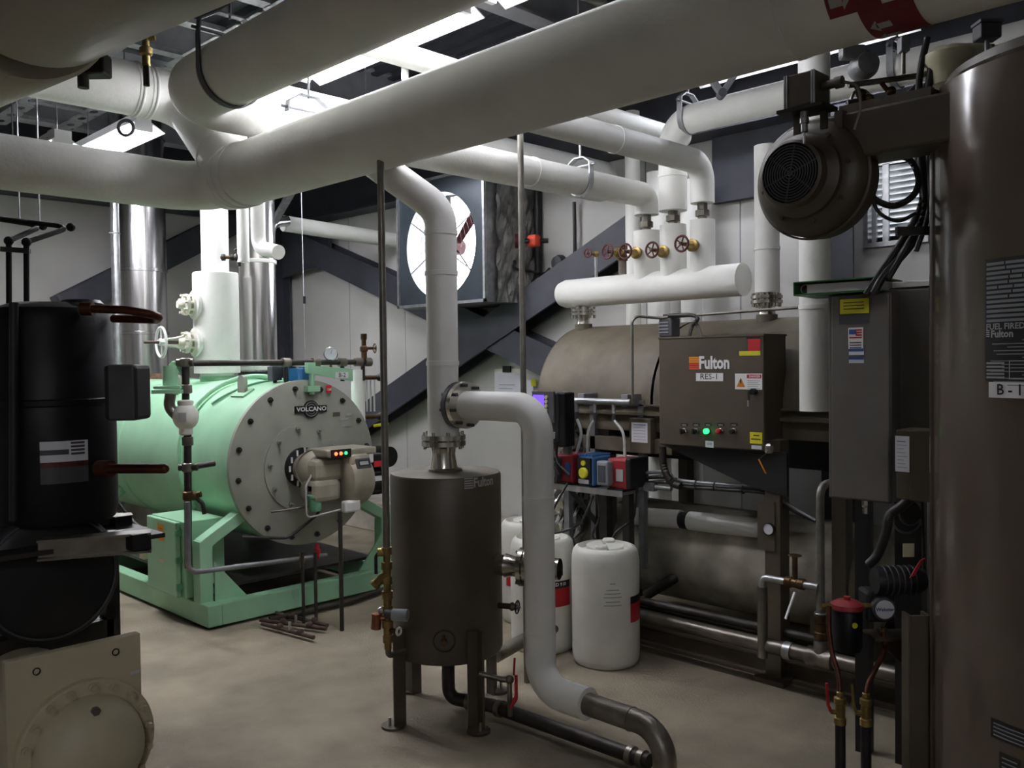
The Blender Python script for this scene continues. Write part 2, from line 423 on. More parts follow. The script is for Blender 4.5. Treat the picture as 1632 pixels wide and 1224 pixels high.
# louvre in its opening
t = thing('wall_louvre', 'bright galvanized intake louvre on the fan wall beside the brown tank', 'louvre', ((LX0 + LX1) / 2, YB, LZ0))
MB().box((LX0 - .03, YB - .03, LZ0 - .03), (LX1 + .03, YB + .12, LZ0)).box((LX0 - .03, YB - .03, LZ1), (LX1 + .03, YB + .12, LZ1 + .03)).box((LX0 - .03, YB - .03, LZ0), (LX0, YB + .12, LZ1)).box((LX1, YB - .03, LZ0), (LX1 + .03, YB + .12, LZ1)).build('frame', 'galv', t)
n = 13
sl = MB().obox((0, 0, 0), (LX1 - LX0, .005, (LZ1 - LZ0) / n * 1.25), (X_, Y_ * math.cos(.6) + Z_ * math.sin(.6), Z_ * math.cos(.6) - Y_ * math.sin(.6)))
pieces('louvre_slat', sl, 'galv', t, [((LX0 + LX1) / 2, YB + .06, LZ0 + (i + .5) * (LZ1 - LZ0) / n) for i in range(n)])
xm = LX0 + (LX1 - LX0) * .32
MB().box((xm - .02, YB - .02, LZ0), (xm + .02, YB + .0, LZ1)).box((xm - .09, YB - .02, LZ0), (xm - .06, YB + .0, LZ1)).build('mullion', 'galv', t)

# ================================================================ fluorescent lights
def lamp(name, label, c, L, group='fluorescent strip lights', ax=X_, tm='lamp_tube'):
    c = V(c); ax = V(ax).normalized(); sd = Z_.cross(ax)
    t = thing(name, label, 'light', c, group)
    MB().obox(c + Z_ * .075, (L, .11, .06), (ax, sd, Z_)).build('housing', 'white_print', t)
    MB().prism([c - ax * (L / 2) + sd * y + Z_ * z for y, z in ((-.16, -.012), (-.155, -.016), (-.05, .04), (.05, .04), (.155, -.016), (.16, -.012), (.055, .047), (-.055, .047))], ax * L).build('reflector', 'white_print', t)
    for s in (-1, 1):
        o = sd * (s * .045)
        MB().cyl(c - ax * (L / 2 - .03) + o, c + ax * (L / 2 - .03) + o, .016, seg=8).build('fluorescent_tube', tm, t)
        MB().obox(c + ax * (s * (L / 2 - .015)) + Z_ * .01, (.03, .13, .06), (ax, sd, Z_)).build('lamp_holder', 'white_print', t)
    for s in (-.4, .4):
        MB().cyl(c + ax * (s * L) + Z_ * .07, V((0, 0, 0)) + c + ax * (s * L) + Z_ * (ZC - c.z), .006, seg=6).build('hanger_rod', 'galv', t)
    return t
lamp('fluorescent_light', 'long lit fluorescent strip light above the main white pipe', (-4.05, 2.98, 3.46), 1.5)
lamp('fluorescent_light', 'lit fluorescent strip light above the white steam vessel of the green boiler', (-7.05, 2.72, 3.43), 1.2)
lamp('fluorescent_light', 'added fluorescent fill light unseen above the main pipe in front of the fan', (-6.1, 4.05, 3.58), 1.3)  # extra unseen lamp, brightens the fan wall and brown boiler
lamp('fluorescent_light', 'added fluorescent fill light unseen behind the lower left white pipe', (-7.0, 2.15, 3.2), 1.2)  # extra lamp kept out of sight, brightens the steam vessel
lamp('fluorescent_light', 'fluorescent strip light continuing the lit row out of view above', (-2.5, 2.98, 3.46), 1.3, tm='lamp_tube_lowered')
lamp('fluorescent_light', 'lit fluorescent strip light high behind the brown tank and header', (-2.75, 5.25, 3.62), 1.5, tm='lamp_tube_dim')

lamp('fluorescent_light', 'added fluorescent fill light behind the viewer', (2.6, -2.2, 3.62), 1.3)  # added out of view as fill for the foreground
# ================================================================ overhead insulated pipes
def seam(parent, c, ax, r, w=.025, m='insul', name='seam_band', up=.004):
    ax = V(ax).normalized(); return MB().lathe(V(c) - ax * w / 2, ax, [(r - .004, 0), (r + up, .002), (r + up, w - .002), (r - .004, w)], 24).build(name, m, parent)
def pipe(name, label, pts, r, m='insul', seg=24, bend=None, cat='pipe', group=None, seams=(), bs=8):
    pts = [V(p) for p in pts]; t = thing(name, label, cat, pts[0], group)
    MB().tube(pts, r, seg, bend=bend, bs=bs).build('jacket' if m.startswith('insul') else 'tube', m, t)
    for (i, s) in seams:
        a, b = pts[i], pts[i + 1]; seam(t, a + (b - a) * s, b - a, r, m=m)
    return t
MY, MZ = 2.53, 2.785
t = pipe('insulated_pipe', 'largest white insulated main pipe crossing the whole room overhead', [(-4.85, MY, MZ), (1.6, MY, MZ)], .175, seams=[(0, .012), (0, .55), (0, .8)], seg=32)
for _x in (-4.72, -4.64): MB().torus((_x, MY, MZ), X_, .175, .009, 44, 8).build('ring_ridge', 'insul', t)
# red and white flow label wrapped on the main pipe
def cylx(x, y, c=V((0, MY, MZ)), r=.1775, x0=0.0, a0=0.0):
    a = a0 + y / r; return V((x0 + x, c.y - math.sin(a) * r, c.z - math.cos(a) * r))
for k, (px, py, y0, y1, sgn) in enumerate(((1412, 40, -.06, .125, -1), (1367, 15, .122, .42, 1))):
    q = PY(px, py, MY - .1); L0 = lambda x, y, q=q: cylx(x, y, x0=q.x); L1 = lambda x, y, q=q: cylx(x, y, x0=q.x, r=.1788)
    vs = []
    for i in range(13):
        yy = y0 + (y1 - y0) * i / 12; vs += [L0(-.073, yy), L0(.073, yy)]
    MB().add(vs, [(2 * i, 2 * i + 1, 2 * i + 3, 2 * i + 2) for i in range(12)]).build('flow_label', 'label_red', t)
    n = 2 if k == 0 else 4
    for j in range(n):
        yy = y0 + .022 + j * .07; a_, b_ = (-.062, -.004) if sgn < 0 else (-.004, -.062); m_ = a_ - sgn * .022
        MB().add([L1(a_, yy + .022), L1(m_, yy - .004), L1(m_, yy + .009), L1(b_, yy + .009), L1(b_, yy + .035), L1(m_, yy + .035), L1(m_, yy + .048)], [tuple(range(7))]).build('flow_arrow', 'grey_print', t)
    for j in range(3): MB().add([L1(.012 + j * .02, y0 + .02), L1(.018 + j * .02, y0 + .02), L1(.018 + j * .02, y0 + .15), L1(.012 + j * .02, y0 + .15)], [(0, 1, 2, 3)]).build('faint_print_line', 'maroon', t)
pipe('insulated_pipe', 'white insulated pipe coming from the left to the main pipe elbow below the lit lamp', [(-5.2, -2.6, MZ), (-5.2, MY, MZ), (-4.75, MY, MZ)], .145, bend=.3, seams=[(0, .7)], bs=10)
pipe('insulated_pipe', 'upper white insulated pipe from the left with a double ring before its angled elbow', [(-5.34, -2.6, 3.35), (-5.34, 2.52, 3.35), (-4.74, MY, MZ + .01), (-4.4, MY, MZ)], .155, bend=.2, seams=[(0, .935), (0, .95), (1, .72)])
for _y in (2.2, 2.28): MB().torus((-5.34, _y, 3.35), Y_, .155, .011, 40, 8).build('ring_ridge', 'insul', bpy.data.objects['insulated_pipe.002'])
t = pipe('insulated_pipe', 'white insulated pipe with steel strap running overhead above the main pipe', [(1.5, 2.14, 3.13), (-4.52, 2.14, 3.13), (-4.52, 5.55, 3.13)], .16, bend=.2, seams=[(0, .3), (0, .93)], seg=28)
def clevis(label, c, ax, r, m='galv_dull', name='pipe_hanger', top=ZC, w=.035, group=None, strap=True):
    """clevis hanger: strap round the pipe, bolt and threaded rod to the deck"""
    c = V(c); ax = V(ax).normalized(); sd = Z_.cross(ax).normalized()
    t = thing(name, label, 'hanger', c + Z_ * (-r - .01), group)
    R_ = r + .006; mb = MB()
    prof = [(R_, -w / 2), (R_ + .007, -w / 2), (R_ + .007, w / 2), (R_, w / 2), (R_, -w / 2)]
    e1, e2, _ = frame(ax); n = 20; ring = []
    pts = [c + sd * R_ * math.cos(a) + Z_ * R_ * math.sin(a) for a in [PI + PI * i / n for i in range(n + 1)]]
    pts = [c - sd * R_ + Z_ * R_ * .9] + pts + [c + sd * R_ + Z_ * R_ * .9]
    def strip(pts, mb):
        for i in range(len(pts) - 1):
            d = (pts[i + 1] - pts[i]); mb.obox((pts[i] + pts[i + 1]) / 2, (d.length * 1.08, w, .007), (d.normalized(), ax, d.normalized().cross(ax)))
    strip(pts, mb)
    if strap: mb.build('strap', m, t)
    mb = MB(); tp = [c - sd * R_ + Z_ * R_ * .9, c - sd * R_ * .95 + Z_ * R_ * 1.3, c - sd * R_ * .4 + Z_ * R_ * 1.65, c + sd * R_ * .4 + Z_ * R_ * 1.65, c + sd * R_ * .95 + Z_ * R_ * 1.3, c + sd * R_ + Z_ * R_ * .9]
    strip(tp, mb); mb.build('yoke', m, t)
    MB().cyl(c - sd * (R_ + .03) + Z_ * R_ * 1.05, c + sd * (R_ + .03) + Z_ * R_ * 1.05, .008, seg=8).build('cross_bolt', m, t)
    MB().cyl(c + Z_ * R_ * 1.55, V((c.x, c.y, top)), .007, seg=6).build('threaded_rod', m, t)
    return t
q = PY(408, 90, 2.14)
clevis('dark flat strap hanger round the overhead white pipe', (-4.05, 2.14, 3.13), X_, .16, 'dark_grey', w=.04)
clevis('small clevis hanger on top of the main white pipe', (-3.98, MY, MZ + .085), X_, .12, 'galv_dull', strap=False)
clevis('clevis hanger with threaded rod on the main pipe near the viewer', (-1.75, MY, MZ + .085), X_, .12, 'galv_dull', strap=False)
# branches to the header
HY = 4.8
BX1, BX2, BX3 = -3.53, -3.32, -3.10
pipe('insulated_pipe', 'white branch pipe in a steel hanger dropping to the left header riser', [(BX1, MY + .1, 2.79), (BX1, HY, 2.79), (BX1, HY, 2.66)], .08, bend=.13, seams=[(0, .5)], m='insul')
pipe('insulated_pipe', 'white branch pipe dropping to the right header riser', [(BX3, MY + .1, 2.93), (BX3, HY, 2.93), (BX3, HY, 2.68)], .075, bend=.13, seams=[(0, .6)])
pipe('insulated_pipe', 'high white pipe running to the flue side and dropping to the middle header riser', [(.9, HY, 3.22), (BX2, HY, 3.22), (BX2, HY, 2.66)], .09, bend=.16, seams=[(0, .5), (1, .6)])
q = PX(925, 300, BX1)
clevis('open steel clevis hanger on the branch pipe right of the fan', (BX1, q.y, 2.79), Y_, .08, 'galv', w=.04)
for k, x in enumerate((-3.2, -1.9)):
    clevis(('trapeze clevis on the high pipe above the header', 'trapeze clevis on the high pipe behind the motor box')[k], (x, HY, 3.22), X_, .09, 'galv_dull')
pipe('insulated_pipe', 'narrow white pipe passing beneath the long lit strip light', [(-3.7, 2.2, 3.31), (-3.7, 5.5, 3.31)], .06)
pipe('insulated_pipe', 'thin white pipe with small elbow under the strip light', [(-4.22, 3.35, 4.1), (-4.22, 3.35, 3.36), (-3.98, 4.6, 3.36)], .022, seg=12)
pipe('steel_pipe', 'grey bare pipe beneath the roof deck beside the pale joist', [(-3.55, 2.4, 3.95), (-3.55, 5.5, 3.95)], .05, m='pipe_steel', seg=14)
# pipe elbow rising off the separator riser
SEP = UW((708 - 816) / F_PX * 4.35, 4.35); SX, SY = SEP.x, SEP.y
# far upright pipes behind the header
for k, (px, r, top) in enumerate(((1010, .058, 3.6), (1050, .085, 3.1), (1102, .075, 3.0))):
    q = PY(px, 500, 5.5)
    pipe('insulated_pipe', ('slim white upright pipe behind the left end of the header', 'thick white upright pipe behind the middle of the header', 'white upright pipe behind the right riser of the header')[k], [(q.x, 5.5, .35), (q.x, 5.5, top)], r, seams=[(0, .4)])
q = PY(1223, 500, HY)
BX4 = q.x
pipe('insulated_pipe', 'white upright pipe standing on the right flange of the brown tank', [(BX4, HY, PY(1223, 466, HY).z), (BX4, HY, PY(1223, 232, HY).z)], .072, seams=[(0, .3)])
q = PD(1299, 500, 4.2)
pipe('insulated_pipe', 'white upright pipe with an open cut end left of the grey cabinet', [(q.x, q.y, PD(1299, 655, 4.2).z), (q.x, q.y, 3.9)], .072, seams=[(0, .2)])
# small pipes above the green boiler
pipe('insulated_pipe', 'white upright pipe behind the steam vessel with dark valve', [PD(388, 418, 6.9), V((PD(388, 418, 6.9).x, PD(388, 418, 6.9).y, ZC))], .045)
pipe('insulated_pipe', 'white pipe dropping from the ceiling and curving to a blunt end', [V((PD(412, 395, 6.5).x, PD(412, 395, 6.5).y, ZC)), PD(412, 395, 6.5), PD(444, 402, 6.3)], .052, bend=.1)
pipe('insulated_pipe', 'pale horizontal pipe along the far corner above the gusset', [PD(452, 356, 8.4), PD(632, 384, 9.3)], .075)
pipe('chrome_elbow_pipe', 'shiny metal elbow pipe beside the blunt white pipe end', [PD(430, 400, 8.2), PD(430, 355, 8.2), PD(458, 352, 8.35)], .05, m='chrome', bend=.12)
tag(MB().beam(PD(438, 352, 8.0), PD(468, 300, 7.4), .05, .05).build('strut_brace', 'galv'), 'light metal strut slanting up from the metal elbow', 'strut')

# ---------------------------------------------------------------- perforated steel trays high up
def perf_tray(name, label, a, b, w, cell=.26):
    """flat perforated rail with real oval holes, flanges and rungs"""
    a, b = V(a), V(b); d = (b - a).normalized(); sd = Z_.cross(d).normalized(); L = (b - a).length
    t = thing(name, label, 'tray', (a + b) / 2)
    for s in (-1, 1):
        mb = MB(); n = max(1, int(L / cell)); c_l = L / n; o = sd * (s * w / 2); hw = .07
        for i in range(n):
            m0 = a + o + d * (c_l * (i + .5)); K = 16; ins = []; out = []
            for k in range(K):
                an = 2 * PI * (k + .5) / K; cx, sy = math.cos(an), math.sin(an)
                ins.append(m0 + d * (cx * .055) + sd * (sy * .028))
                q = max(abs(cx) / (c_l / 2), abs(sy) / hw); out.append(m0 + d * (cx / q) + sd * (sy / q))
            for zz in (0, .006):
                vs = [p + Z_ * zz for p in ins + out]
                mb.add(vs, [(k, (k + 1) % K, K + (k + 1) % K, K + k) if zz == 0 else (k, K + k, K + (k + 1) % K, (k + 1) % K) for k in range(K)])
            mb.add([p for p in ins] + [p + Z_ * .006 for p in ins], [(k, K + k, K + (k + 1) % K, (k + 1) % K) for k in range(K)])
        mb.build('perforated_rail', 'galv', t)
        MB().beam(a + o + sd * (s * hw) + Z_ * .05, b + o + sd * (s * hw) + Z_ * .05, .006, .1).build('rail_lip', 'galv', t)
    n = int(L / .55)
    pieces('rung', MB().obox((0, 0, .02), (.09, w - .1, .03), (d, sd, Z_)), 'galv', t, [a + d * (L * (i + .5) / n) for i in range(n)])
    for s in (.15, .85):
        for q in (-1, 1):
            p = a + (b - a) * s + sd * (q * w / 2); MB().cyl(p, V((p.x, p.y, ZC)), .007, seg=6).build('hanger_rod', 'galv', t)
    return t
q0, q1 = PZ(262, 42, 3.75), PZ(340, 2, 3.75)
perf_tray('cable_tray', 'perforated galvanized tray overhead beside the big tan duct', (-8.4, 2.52, 3.76), (-2.6, 2.52, 3.76), .46)
perf_tray('cable_tray', 'perforated galvanized tray above the fan behind the main pipe', (-7.4, 4.35, 3.45), (-2.6, 4.35, 3.45), .42)

# ---------------------------------------------------------------- big tan duct drums, upper left
d1 = UW(-.795, .606); a = PD(30, -75, 3.2)
t = thing('insulated_duct', 'big tan insulated duct overhead at the upper left', 'duct', a)
b = a - d1 * 3.4
MB().lathe(a, -d1, [(.0001, 0), (.33, 0), (.39, .02), (.405, .06), (.405, 3.4)], 48).build('jacket', 'duct_tan', t)
MB().lathe(a - d1 * .0, d1, [(.36, 0), (.36, .05), (.30, .05)], 40).build('dark_joint_band', 'black', t)
for s in (.5, 2.2):
    p = a - d1 * s; MB().cyl(p + Z_ * .39, V((p.x, p.y, ZC)), .01, seg=6).build('hanger_rod', 'galv', t)
t = thing('insulated_duct', 'second tan insulated duct section lying behind the big one', 'duct', a)
c = a + d1 * .07 - Z_ * .02
MB().lathe(c, d1, [(.0001, 0), (.40, 0), (.415, .02), (.415, .85)], 48).build('jacket', 'duct_tan', t)
MB().cyl(c + d1 * .6 + Z_ * .39, V(((c + d1 * .6).x, (c + d1 * .6).y, ZC)), .01, seg=6).build('hanger_rod', 'galv', t)
c = PD(152, 104, 3.6)
t = thing('junction_box', 'dark box with short spout hanging under the tan duct', 'box', c - Z_ * .06)
MB().obox(c, (.1, .09, .09), (UH, FH, Z_)).build('body', 'black', t, bevel=.01)
MB().cyl(c - UH * .05 - Z_ * .03, c - UH * .05 - Z_ * .09, .022, seg=12).build('spout', 'dark_grey', t)
MB().cyl(c, V((c.x, c.y, ZC)), .008, seg=6).build('hanger_rod', 'galv', t)
c = PD(232, 55, 4.6)
t = thing('brass_vent_valve', 'brass vent valve on the upper left pipe', 'valve', c - Z_ * .1)
MB().lathe(c - Z_ * .16, Z_, [(.0001, 0), (.02, 0), (.02, .05), (.032, .06), (.032, .09), (.018, .1), (.018, .14), (.034, .15), (.03, .21), (.012, .23), (.0001, .235)], 14).build('body', 'brass', t)
MB().cyl(c - UH * .07 - Z_ * .02, c + UH * .05 - Z_ * .02, .012, seg=8).build('lever', 'brass', t)
MB().tube([c - Z_ * .16, c - Z_ * .26], .016).build('stem_pipe', 'pipe_black', t)
# lower hanger lit by the far lamp
c = PD(200, 175, 6.0)
t = thing('pipe_hanger', 'short dark spring hanger seen against the far lamp', 'hanger', c - Z_ * .1)
MB().tube([c + Z_ * .12, c + Z_ * .05, c - Z_ * .04], .02).build('hook', 'dark_grey', t)
MB().torus(c - Z_ * .12, FH, .05, .012).build('ring', 'dark_grey', t)
MB().cyl(c + Z_ * .12, V((c.x, c.y, ZC)), .006, seg=6).build('threaded_rod', 'galv', t)

q = PD(483, 500, 7.4)
t = thing('pull_wire', 'thin wire with a small clip hanging right of the second flue', 'wire', PD(486, 575, 7.4))
MB().cyl(PD(486, 575, 7.4), V((q.x, q.y, ZC)), .004, seg=6).build('wire', 'galv', t)
MB().obox(PD(485, 478, 7.4), (.016, .016, .06)).build('clip', 'black', t)
a, b, c = PD(1130, 120, 4.4), PD(1150, 150, 4.4), PD(1176, 112, 4.4)
t = thing('strut_bracket', 'grey V shaped strut bracket under the main pipe beside the blower', 'bracket', b)
MB().beam(a, b, .03, .03).build('arm', 'galv_dull', t); MB().beam(b, c, .03, .03).build('arm', 'galv_dull', t); MB().cyl(b - FH * .03, b + FH * .03, .022, seg=12).build('pivot', 'dark_grey', t)
MB().cyl(c, V((c.x, c.y, ZC)), .007, seg=6).build('hanger_rod', 'galv', t)
# twin dark pipes hanging at the far left
for k, (dx, dy) in enumerate(((0, 0), (28, 2))):
    pts = [PD(-60, 340 + dy, 5.15), PD(68 + dx * 1.6, 360 + dy, 5.45), PD(14 + dx, 384 + dy, 5.08), PD(15 + dx, 640 + dy, 5.08)]
    t = pipe('black_pipe', ('dark thin pipe with two elbows at the far left edge', 'dark thin pipe with two elbows just right of its twin')[k], pts, .0155, m='black_matte', seg=10, bend=.04, group='twin dark pipes')
    MB().cyl(pts[0] + (pts[1] - pts[0]) * (.7), V(((pts[0] + (pts[1] - pts[0]) * .7).x, (pts[0] + (pts[1] - pts[0]) * .7).y, ZC)), .005, seg=6).build('hanger_rod', 'galv', t)
    for p in (pts[1], pts[2]): MB().sphere(p, .027, 10).build('elbow_fitting', 'black_matte', t)
tag(MB().beam(PD(2, 397, 5.05), PD(48, 400, 5.05), .022, .028).build('pipe_clamp', 'black'), 'dark cross clamp joining the twin hanging pipes', 'clamp')
# ================================================================ blowdown separator tank
SR = .27; ST, SB = 1.17, .30
sep = thing('separator_tank', 'dark brown upright tank on four legs in the middle of the room', 'tank', (SX, SY, 0))
MB().lathe((SX, SY, 0), Z_, [(.0001, SB - .03), (SR * .6, SB - .03), (SR - .01, SB), (SR, SB + .02), (SR, ST - .012), (SR - .006, ST)], 56).build('shell', 'brown', sep)
MB().lathe((SX, SY, 0), Z_, [(SR - .006, ST), (.0001, ST + .006)], 56).build('dusty_top', 'brown_dust', sep)
def neck(parent, c, ax, r, L, flange_r, m='stainless', name='flanged_neck', gap=.008):
    """short neck with a bolted pair of flanges at its end"""
    c = V(c); ax = V(ax).normalized()
    MB().lathe(c, ax, [(r * 1.15, 0), (r * 1.1, .01), (r * .92, L * .45), (r, L * .62), (flange_r * .8, L * .7)], 28).build(name, m, parent)
    f = MB().lathe(c + ax * L * .7, ax, [(r * .5, 0), (flange_r, 0), (flange_r, .022), (r * .5, .022)], 32).build('flange', m, parent)
    f2 = MB().lathe(c + ax * (L * .7 + .022 + gap), ax, [(r * .5, 0), (flange_r, 0), (flange_r, .022), (r * .5, .022)], 32).build('flange', m, parent)
    mb = MB().cyl(-ax * .016, ax * (.022 * 2 + gap + .016), .0085, seg=6)
    pieces('bolt', mb, m, parent, circle_spots(c + ax * L * .7, ax, flange_r - .014, 8, .3))
    return c + ax * (L * .7 + .044 + gap)
MB().lathe((SX, SY, ST), Z_, [(.085, 0), (.08, .015), (.062, .022)], 32).build('neck_collar', 'brown_dust', sep)
top = neck(sep, (SX - .01, SY - .0, ST + .01), Z_, .06, .17, .108)
# legs of angle steel with feet
ang = [math.atan2((FH * s2 + UH * s1).y, (FH * s2 + UH * s1).x) for s1, s2 in ((-1, -.75), (.8, -1), (-.6, 1), (1, .8))]
leg_px = [(622, 1160), (762, 1166), (661, 1104), (789, 1104)]
for (px, py) in leg_px:
    p = PZ(px, py, 0); d = V((p.x - SX, p.y - SY, 0)); d.normalize(); c = V((SX, SY, 0)) + d * (SR + .005); sd = Z_.cross(d)
    lg = MB()
    lg.obox(c + Z_ * .23, (.012, .058, .46), (d, sd, Z_)).obox(c + Z_ * .23 + d * .03 + sd * .024, (.06, .01, .46), (d, sd, Z_))
    o = lg.build('leg', 'brown', sep, bevel=.002)
    MB().lathe(c + d * .05, Z_, [(.055, 0), (.055, .012), (.0001, .012)], 16).build('foot_plate', 'brown', o)
    MB().cyl(c + d * .07 + Z_ * .012, c + d * .07 + Z_ * .05, .008, seg=6).build('anchor_bolt', 'galv', o)
# logo on the front of the tank
def cyl_fn(c, r, ang0, z0, lift=.0015):
    return lambda x, y: V((c[0] + math.cos(ang0 + x / r) * (r + lift), c[1] + math.sin(ang0 + x / r) * (r + lift), z0 + y))
def cyl_hit(px, py, cx, cy, r):
    d = ray(px, py); ox, oy = EYE.x - cx, EYE.y - cy
    A = d.x ** 2 + d.y ** 2; B = 2 * (ox * d.x + oy * d.y); Cc = ox * ox + oy * oy - r * r
    t = (-B - math.sqrt(max(0, B * B - 4 * A * Cc))) / (2 * A); p = EYE + d * t
    return math.atan2(p.y - cy, p.x - cx), p.z
a0, z0 = cyl_hit(766, 768, SX, SY, SR)
fn = cyl_fn((SX, SY), SR, a0, z0)
for i in range(5): decal('logo_stripe', 'grey_print', sep, fn, -.088, -.026 + i * .011, -.043, -.026 + i * .011 + .0065, nx=3)
text('logo_lettering', 'Fulton', .06, 'grey_print', sep, lambda x, y: fn(x - .042, y - .002), bold=.002, align='LEFT', xs=.84)
a1, z1 = cyl_hit(689, 1052, SX, SY, SR)
text('maker_mark', '- • -', .014, 'grey_print', sep, cyl_fn((SX, SY), SR, a1, SB + .016))
a1, z1 = cyl_hit(708, 1022, SX, SY, SR); fn2 = cyl_fn((SX, SY), SR, a1, z1, .004); nrm = V((math.cos(a1), math.sin(a1), 0))
MB().torus(fn2(0, 0), nrm, .05, .003, 24, 6).build('wire_ring', 'pipe_black', sep)
MB().cyl(fn2(0, 0) - nrm * .01, fn2(0, 0) + nrm * .03, .014, seg=10).cyl(fn2(0, 0) + nrm * .02, fn2(0, .035) + nrm * .02, .006, seg=8).build('drain_plug', 'bronze_dark', sep)
# side outlet towards the right
so = V((SX, SY, PD(775, 905, 4.2).z)) ; sdir = (X_ * .9 + Y_ * .42).normalized()
MB().cyl(so + sdir * (SR - .03), so + sdir * (SR + .06), .05, seg=20).build('side_stub', 'brown', sep)
e = neck(sep, so + sdir * (SR + .04), sdir, .05, .11, .092, name='side_neck')
MB().lathe(e, sdir, [(.08, 0), (.075, .03), (.05, .09), (.05, .14)], 24).build('outlet_reducer', 'stainless', sep)
c = V((SX, SY, 0)) + sdir * (SR) + Z_ * PD(810, 970, 4.2).z
MB().cyl(c - sdir * .02, c + sdir * .06, .014, seg=10).build('drain_nipple', 'bronze_dark', sep)

# ---------------------------------------------------------------- handwheel and gate valve
def handwheel(parent, c, ax, R_, m='maroon', spokes=5, name='handwheel', rim=None):
    rim = rim or R_ * .12; mb = MB(); e1, e2, a = frame(ax); c = V(c)
    mb.torus(c, a, R_, rim, 28, 8)
    for i in range(spokes):
        an = 2 * PI * i / spokes; d = e1 * math.cos(an) + e2 * math.sin(an); mb.cyl(c + d * R_ * .15, c + d * R_, rim * .6, seg=6)
    mb.cyl(c - a * rim * 1.6, c + a * rim * 1.6, R_ * .24, seg=12)
    return mb.build(name, m, parent)
c2 = c + sdir * .06
handwheel(sep, c2 + sdir * .035, sdir, .03, 'black', name='drain_handwheel')
MB().lathe(c2, sdir, [(.018, 0), (.022, .01), (.012, .03), (.006, .05)], 12).build('drain_valve', 'pipe_steel', sep)

# ---------------------------------------------------------------- riser, branch and floor pipe
zr = PD(700, 335, 4.35).z
rt = pipe('insulated_pipe', 'white insulated riser standing on the separator tank and slanting up to the main pipe', [(SX - .01, SY, top.z), (SX - .01, SY, zr), (SX - .32, SY - .3, MZ - .02)], .077, bend=.16, seams=[(0, .32), (0, .72), (0, .9)], m='insul_gloss', seg=32)
MB().lathe((SX - .01, SY, top.z), Z_, [(.05, -.002), (.06, .0), (.06, .02), (.05, .03)], 24).build('gasket_ring', 'yellow', rt)
tz = PD(740, 645, 4.3).z
br = thing('branch_pipe', 'white insulated branch with flanged joint turning down beside the separator tank', 'pipe', (SX + .6, SY, 0))
MB().cyl((SX + .04, SY, tz), (SX + .10, SY, tz), .062, .085, seg=28).build('branch_reducer', 'dark_grey', br)
o = V((SX + .10, SY, tz))
for s in (0, .036):
    MB().lathe(o + X_ * s, X_, [(.05, 0), (.112, 0), (.112, .028), (.05, .028)], 36).build('flange', 'stainless' if s else 'dark_grey', br)
pieces('bolt', MB().cyl(-X_ * .02, X_ * .085, .009, seg=6), 'dark_grey', br, circle_spots(o, X_, .097, 8, .2))
ex = SX + .625; fz = .26
MB().tube([o + X_ * .06, (ex, SY, tz), (ex, SY, fz), (ex + .27, SY, fz)], .068, 32, bend=.125, bs=10).build('jacket', 'insul_gloss', br)
for z in (.5, .82, 1.1): seam(br, (ex, SY, z), Z_, .068, m='insul_gloss', up=.002)
MB().lathe((ex + .27, SY, fz), X_, [(.068, 0), (.04, .001)], 28).build('cut_end', 'insul', br)
MB().tube([(ex + .25, SY, fz), (ex + .66, SY, fz), (ex + .66, SY, .0)], .047, 24, bend=.16, bs=10).build('bare_pipe', 'pipe_steel', br)
seam(br, (ex + .5, SY, fz), X_, .047, w=.01, m='pipe_steel', up=.003, name='weld_bead')
# drain under the tank
dr = thing('drain_pipe', 'dark drain pipe under the separator tank running along the floor', 'pipe', (SX, SY, 0))
p1 = PD(784, 1131, 4.24); p2 = PZ(1035, 1216, .05)
pa = V((SX, SY, .055)); pb = V((p1.x, p1.y, .055)); pc = V((p2.x, p2.y, .055))
MB().tube([(SX, SY, SB), (SX, SY, .055), pb, pc], .032, 18, bend=.05).build('tube', 'pipe_black', dr)
for p, d in ((pa + (pb - pa) * .5, pb - pa), (pb + (pc - pb) * .06, pc - pb), (pb + (pc - pb) * .9, pc - pb), (pb + (pc - pb) * .96, pc - pb)):
    seam(dr, p, d, .034, w=.03, m='pipe_steel', name='pipe_coupling', up=.006)
# red lever valve beside the tank
c = PD(812, 1083, 4.05)
rv = thing('lever_valve', 'steel valve with red levers behind the white drop pipe', 'valve', c - Z_ * .12)
MB().tube([c - UH * .14 + Z_ * .03, c - UH * .03, c + UH * .01], .013).build('nipple', 'pipe_steel', rv)
MB().sphere(c, .022, 12).build('body', 'pipe_steel', rv)
for s in (0, 1):
    q0 = c + UH * .03 + Z_ * .02 - FH * .03 * s; MB().tube([q0, q0 - Z_ * .1, q0 - Z_ * .14 - UH * .03], .008, 8).build('lever', 'red', rv)
MB().tube([c + UH * .02 + Z_ * .02, c + UH * .025 + Z_ * .1], .005, 8).build('lever', 'red', rv)
MB().tube([c + UH * .0, V((c.x, c.y, .08))], .012, 8).build('drop_leg', 'pipe_steel', rv)
# floor pipe disappearing behind the drums
pipe('steel_pipe', 'dull grey floor pipe rising to the right behind the separator tank', [PD(790, 1045, 4.75), PD(850, 1012, 5.0), PD(918, 988, 5.35)], .038, m='pipe_steel', seg=16, bend=.1)

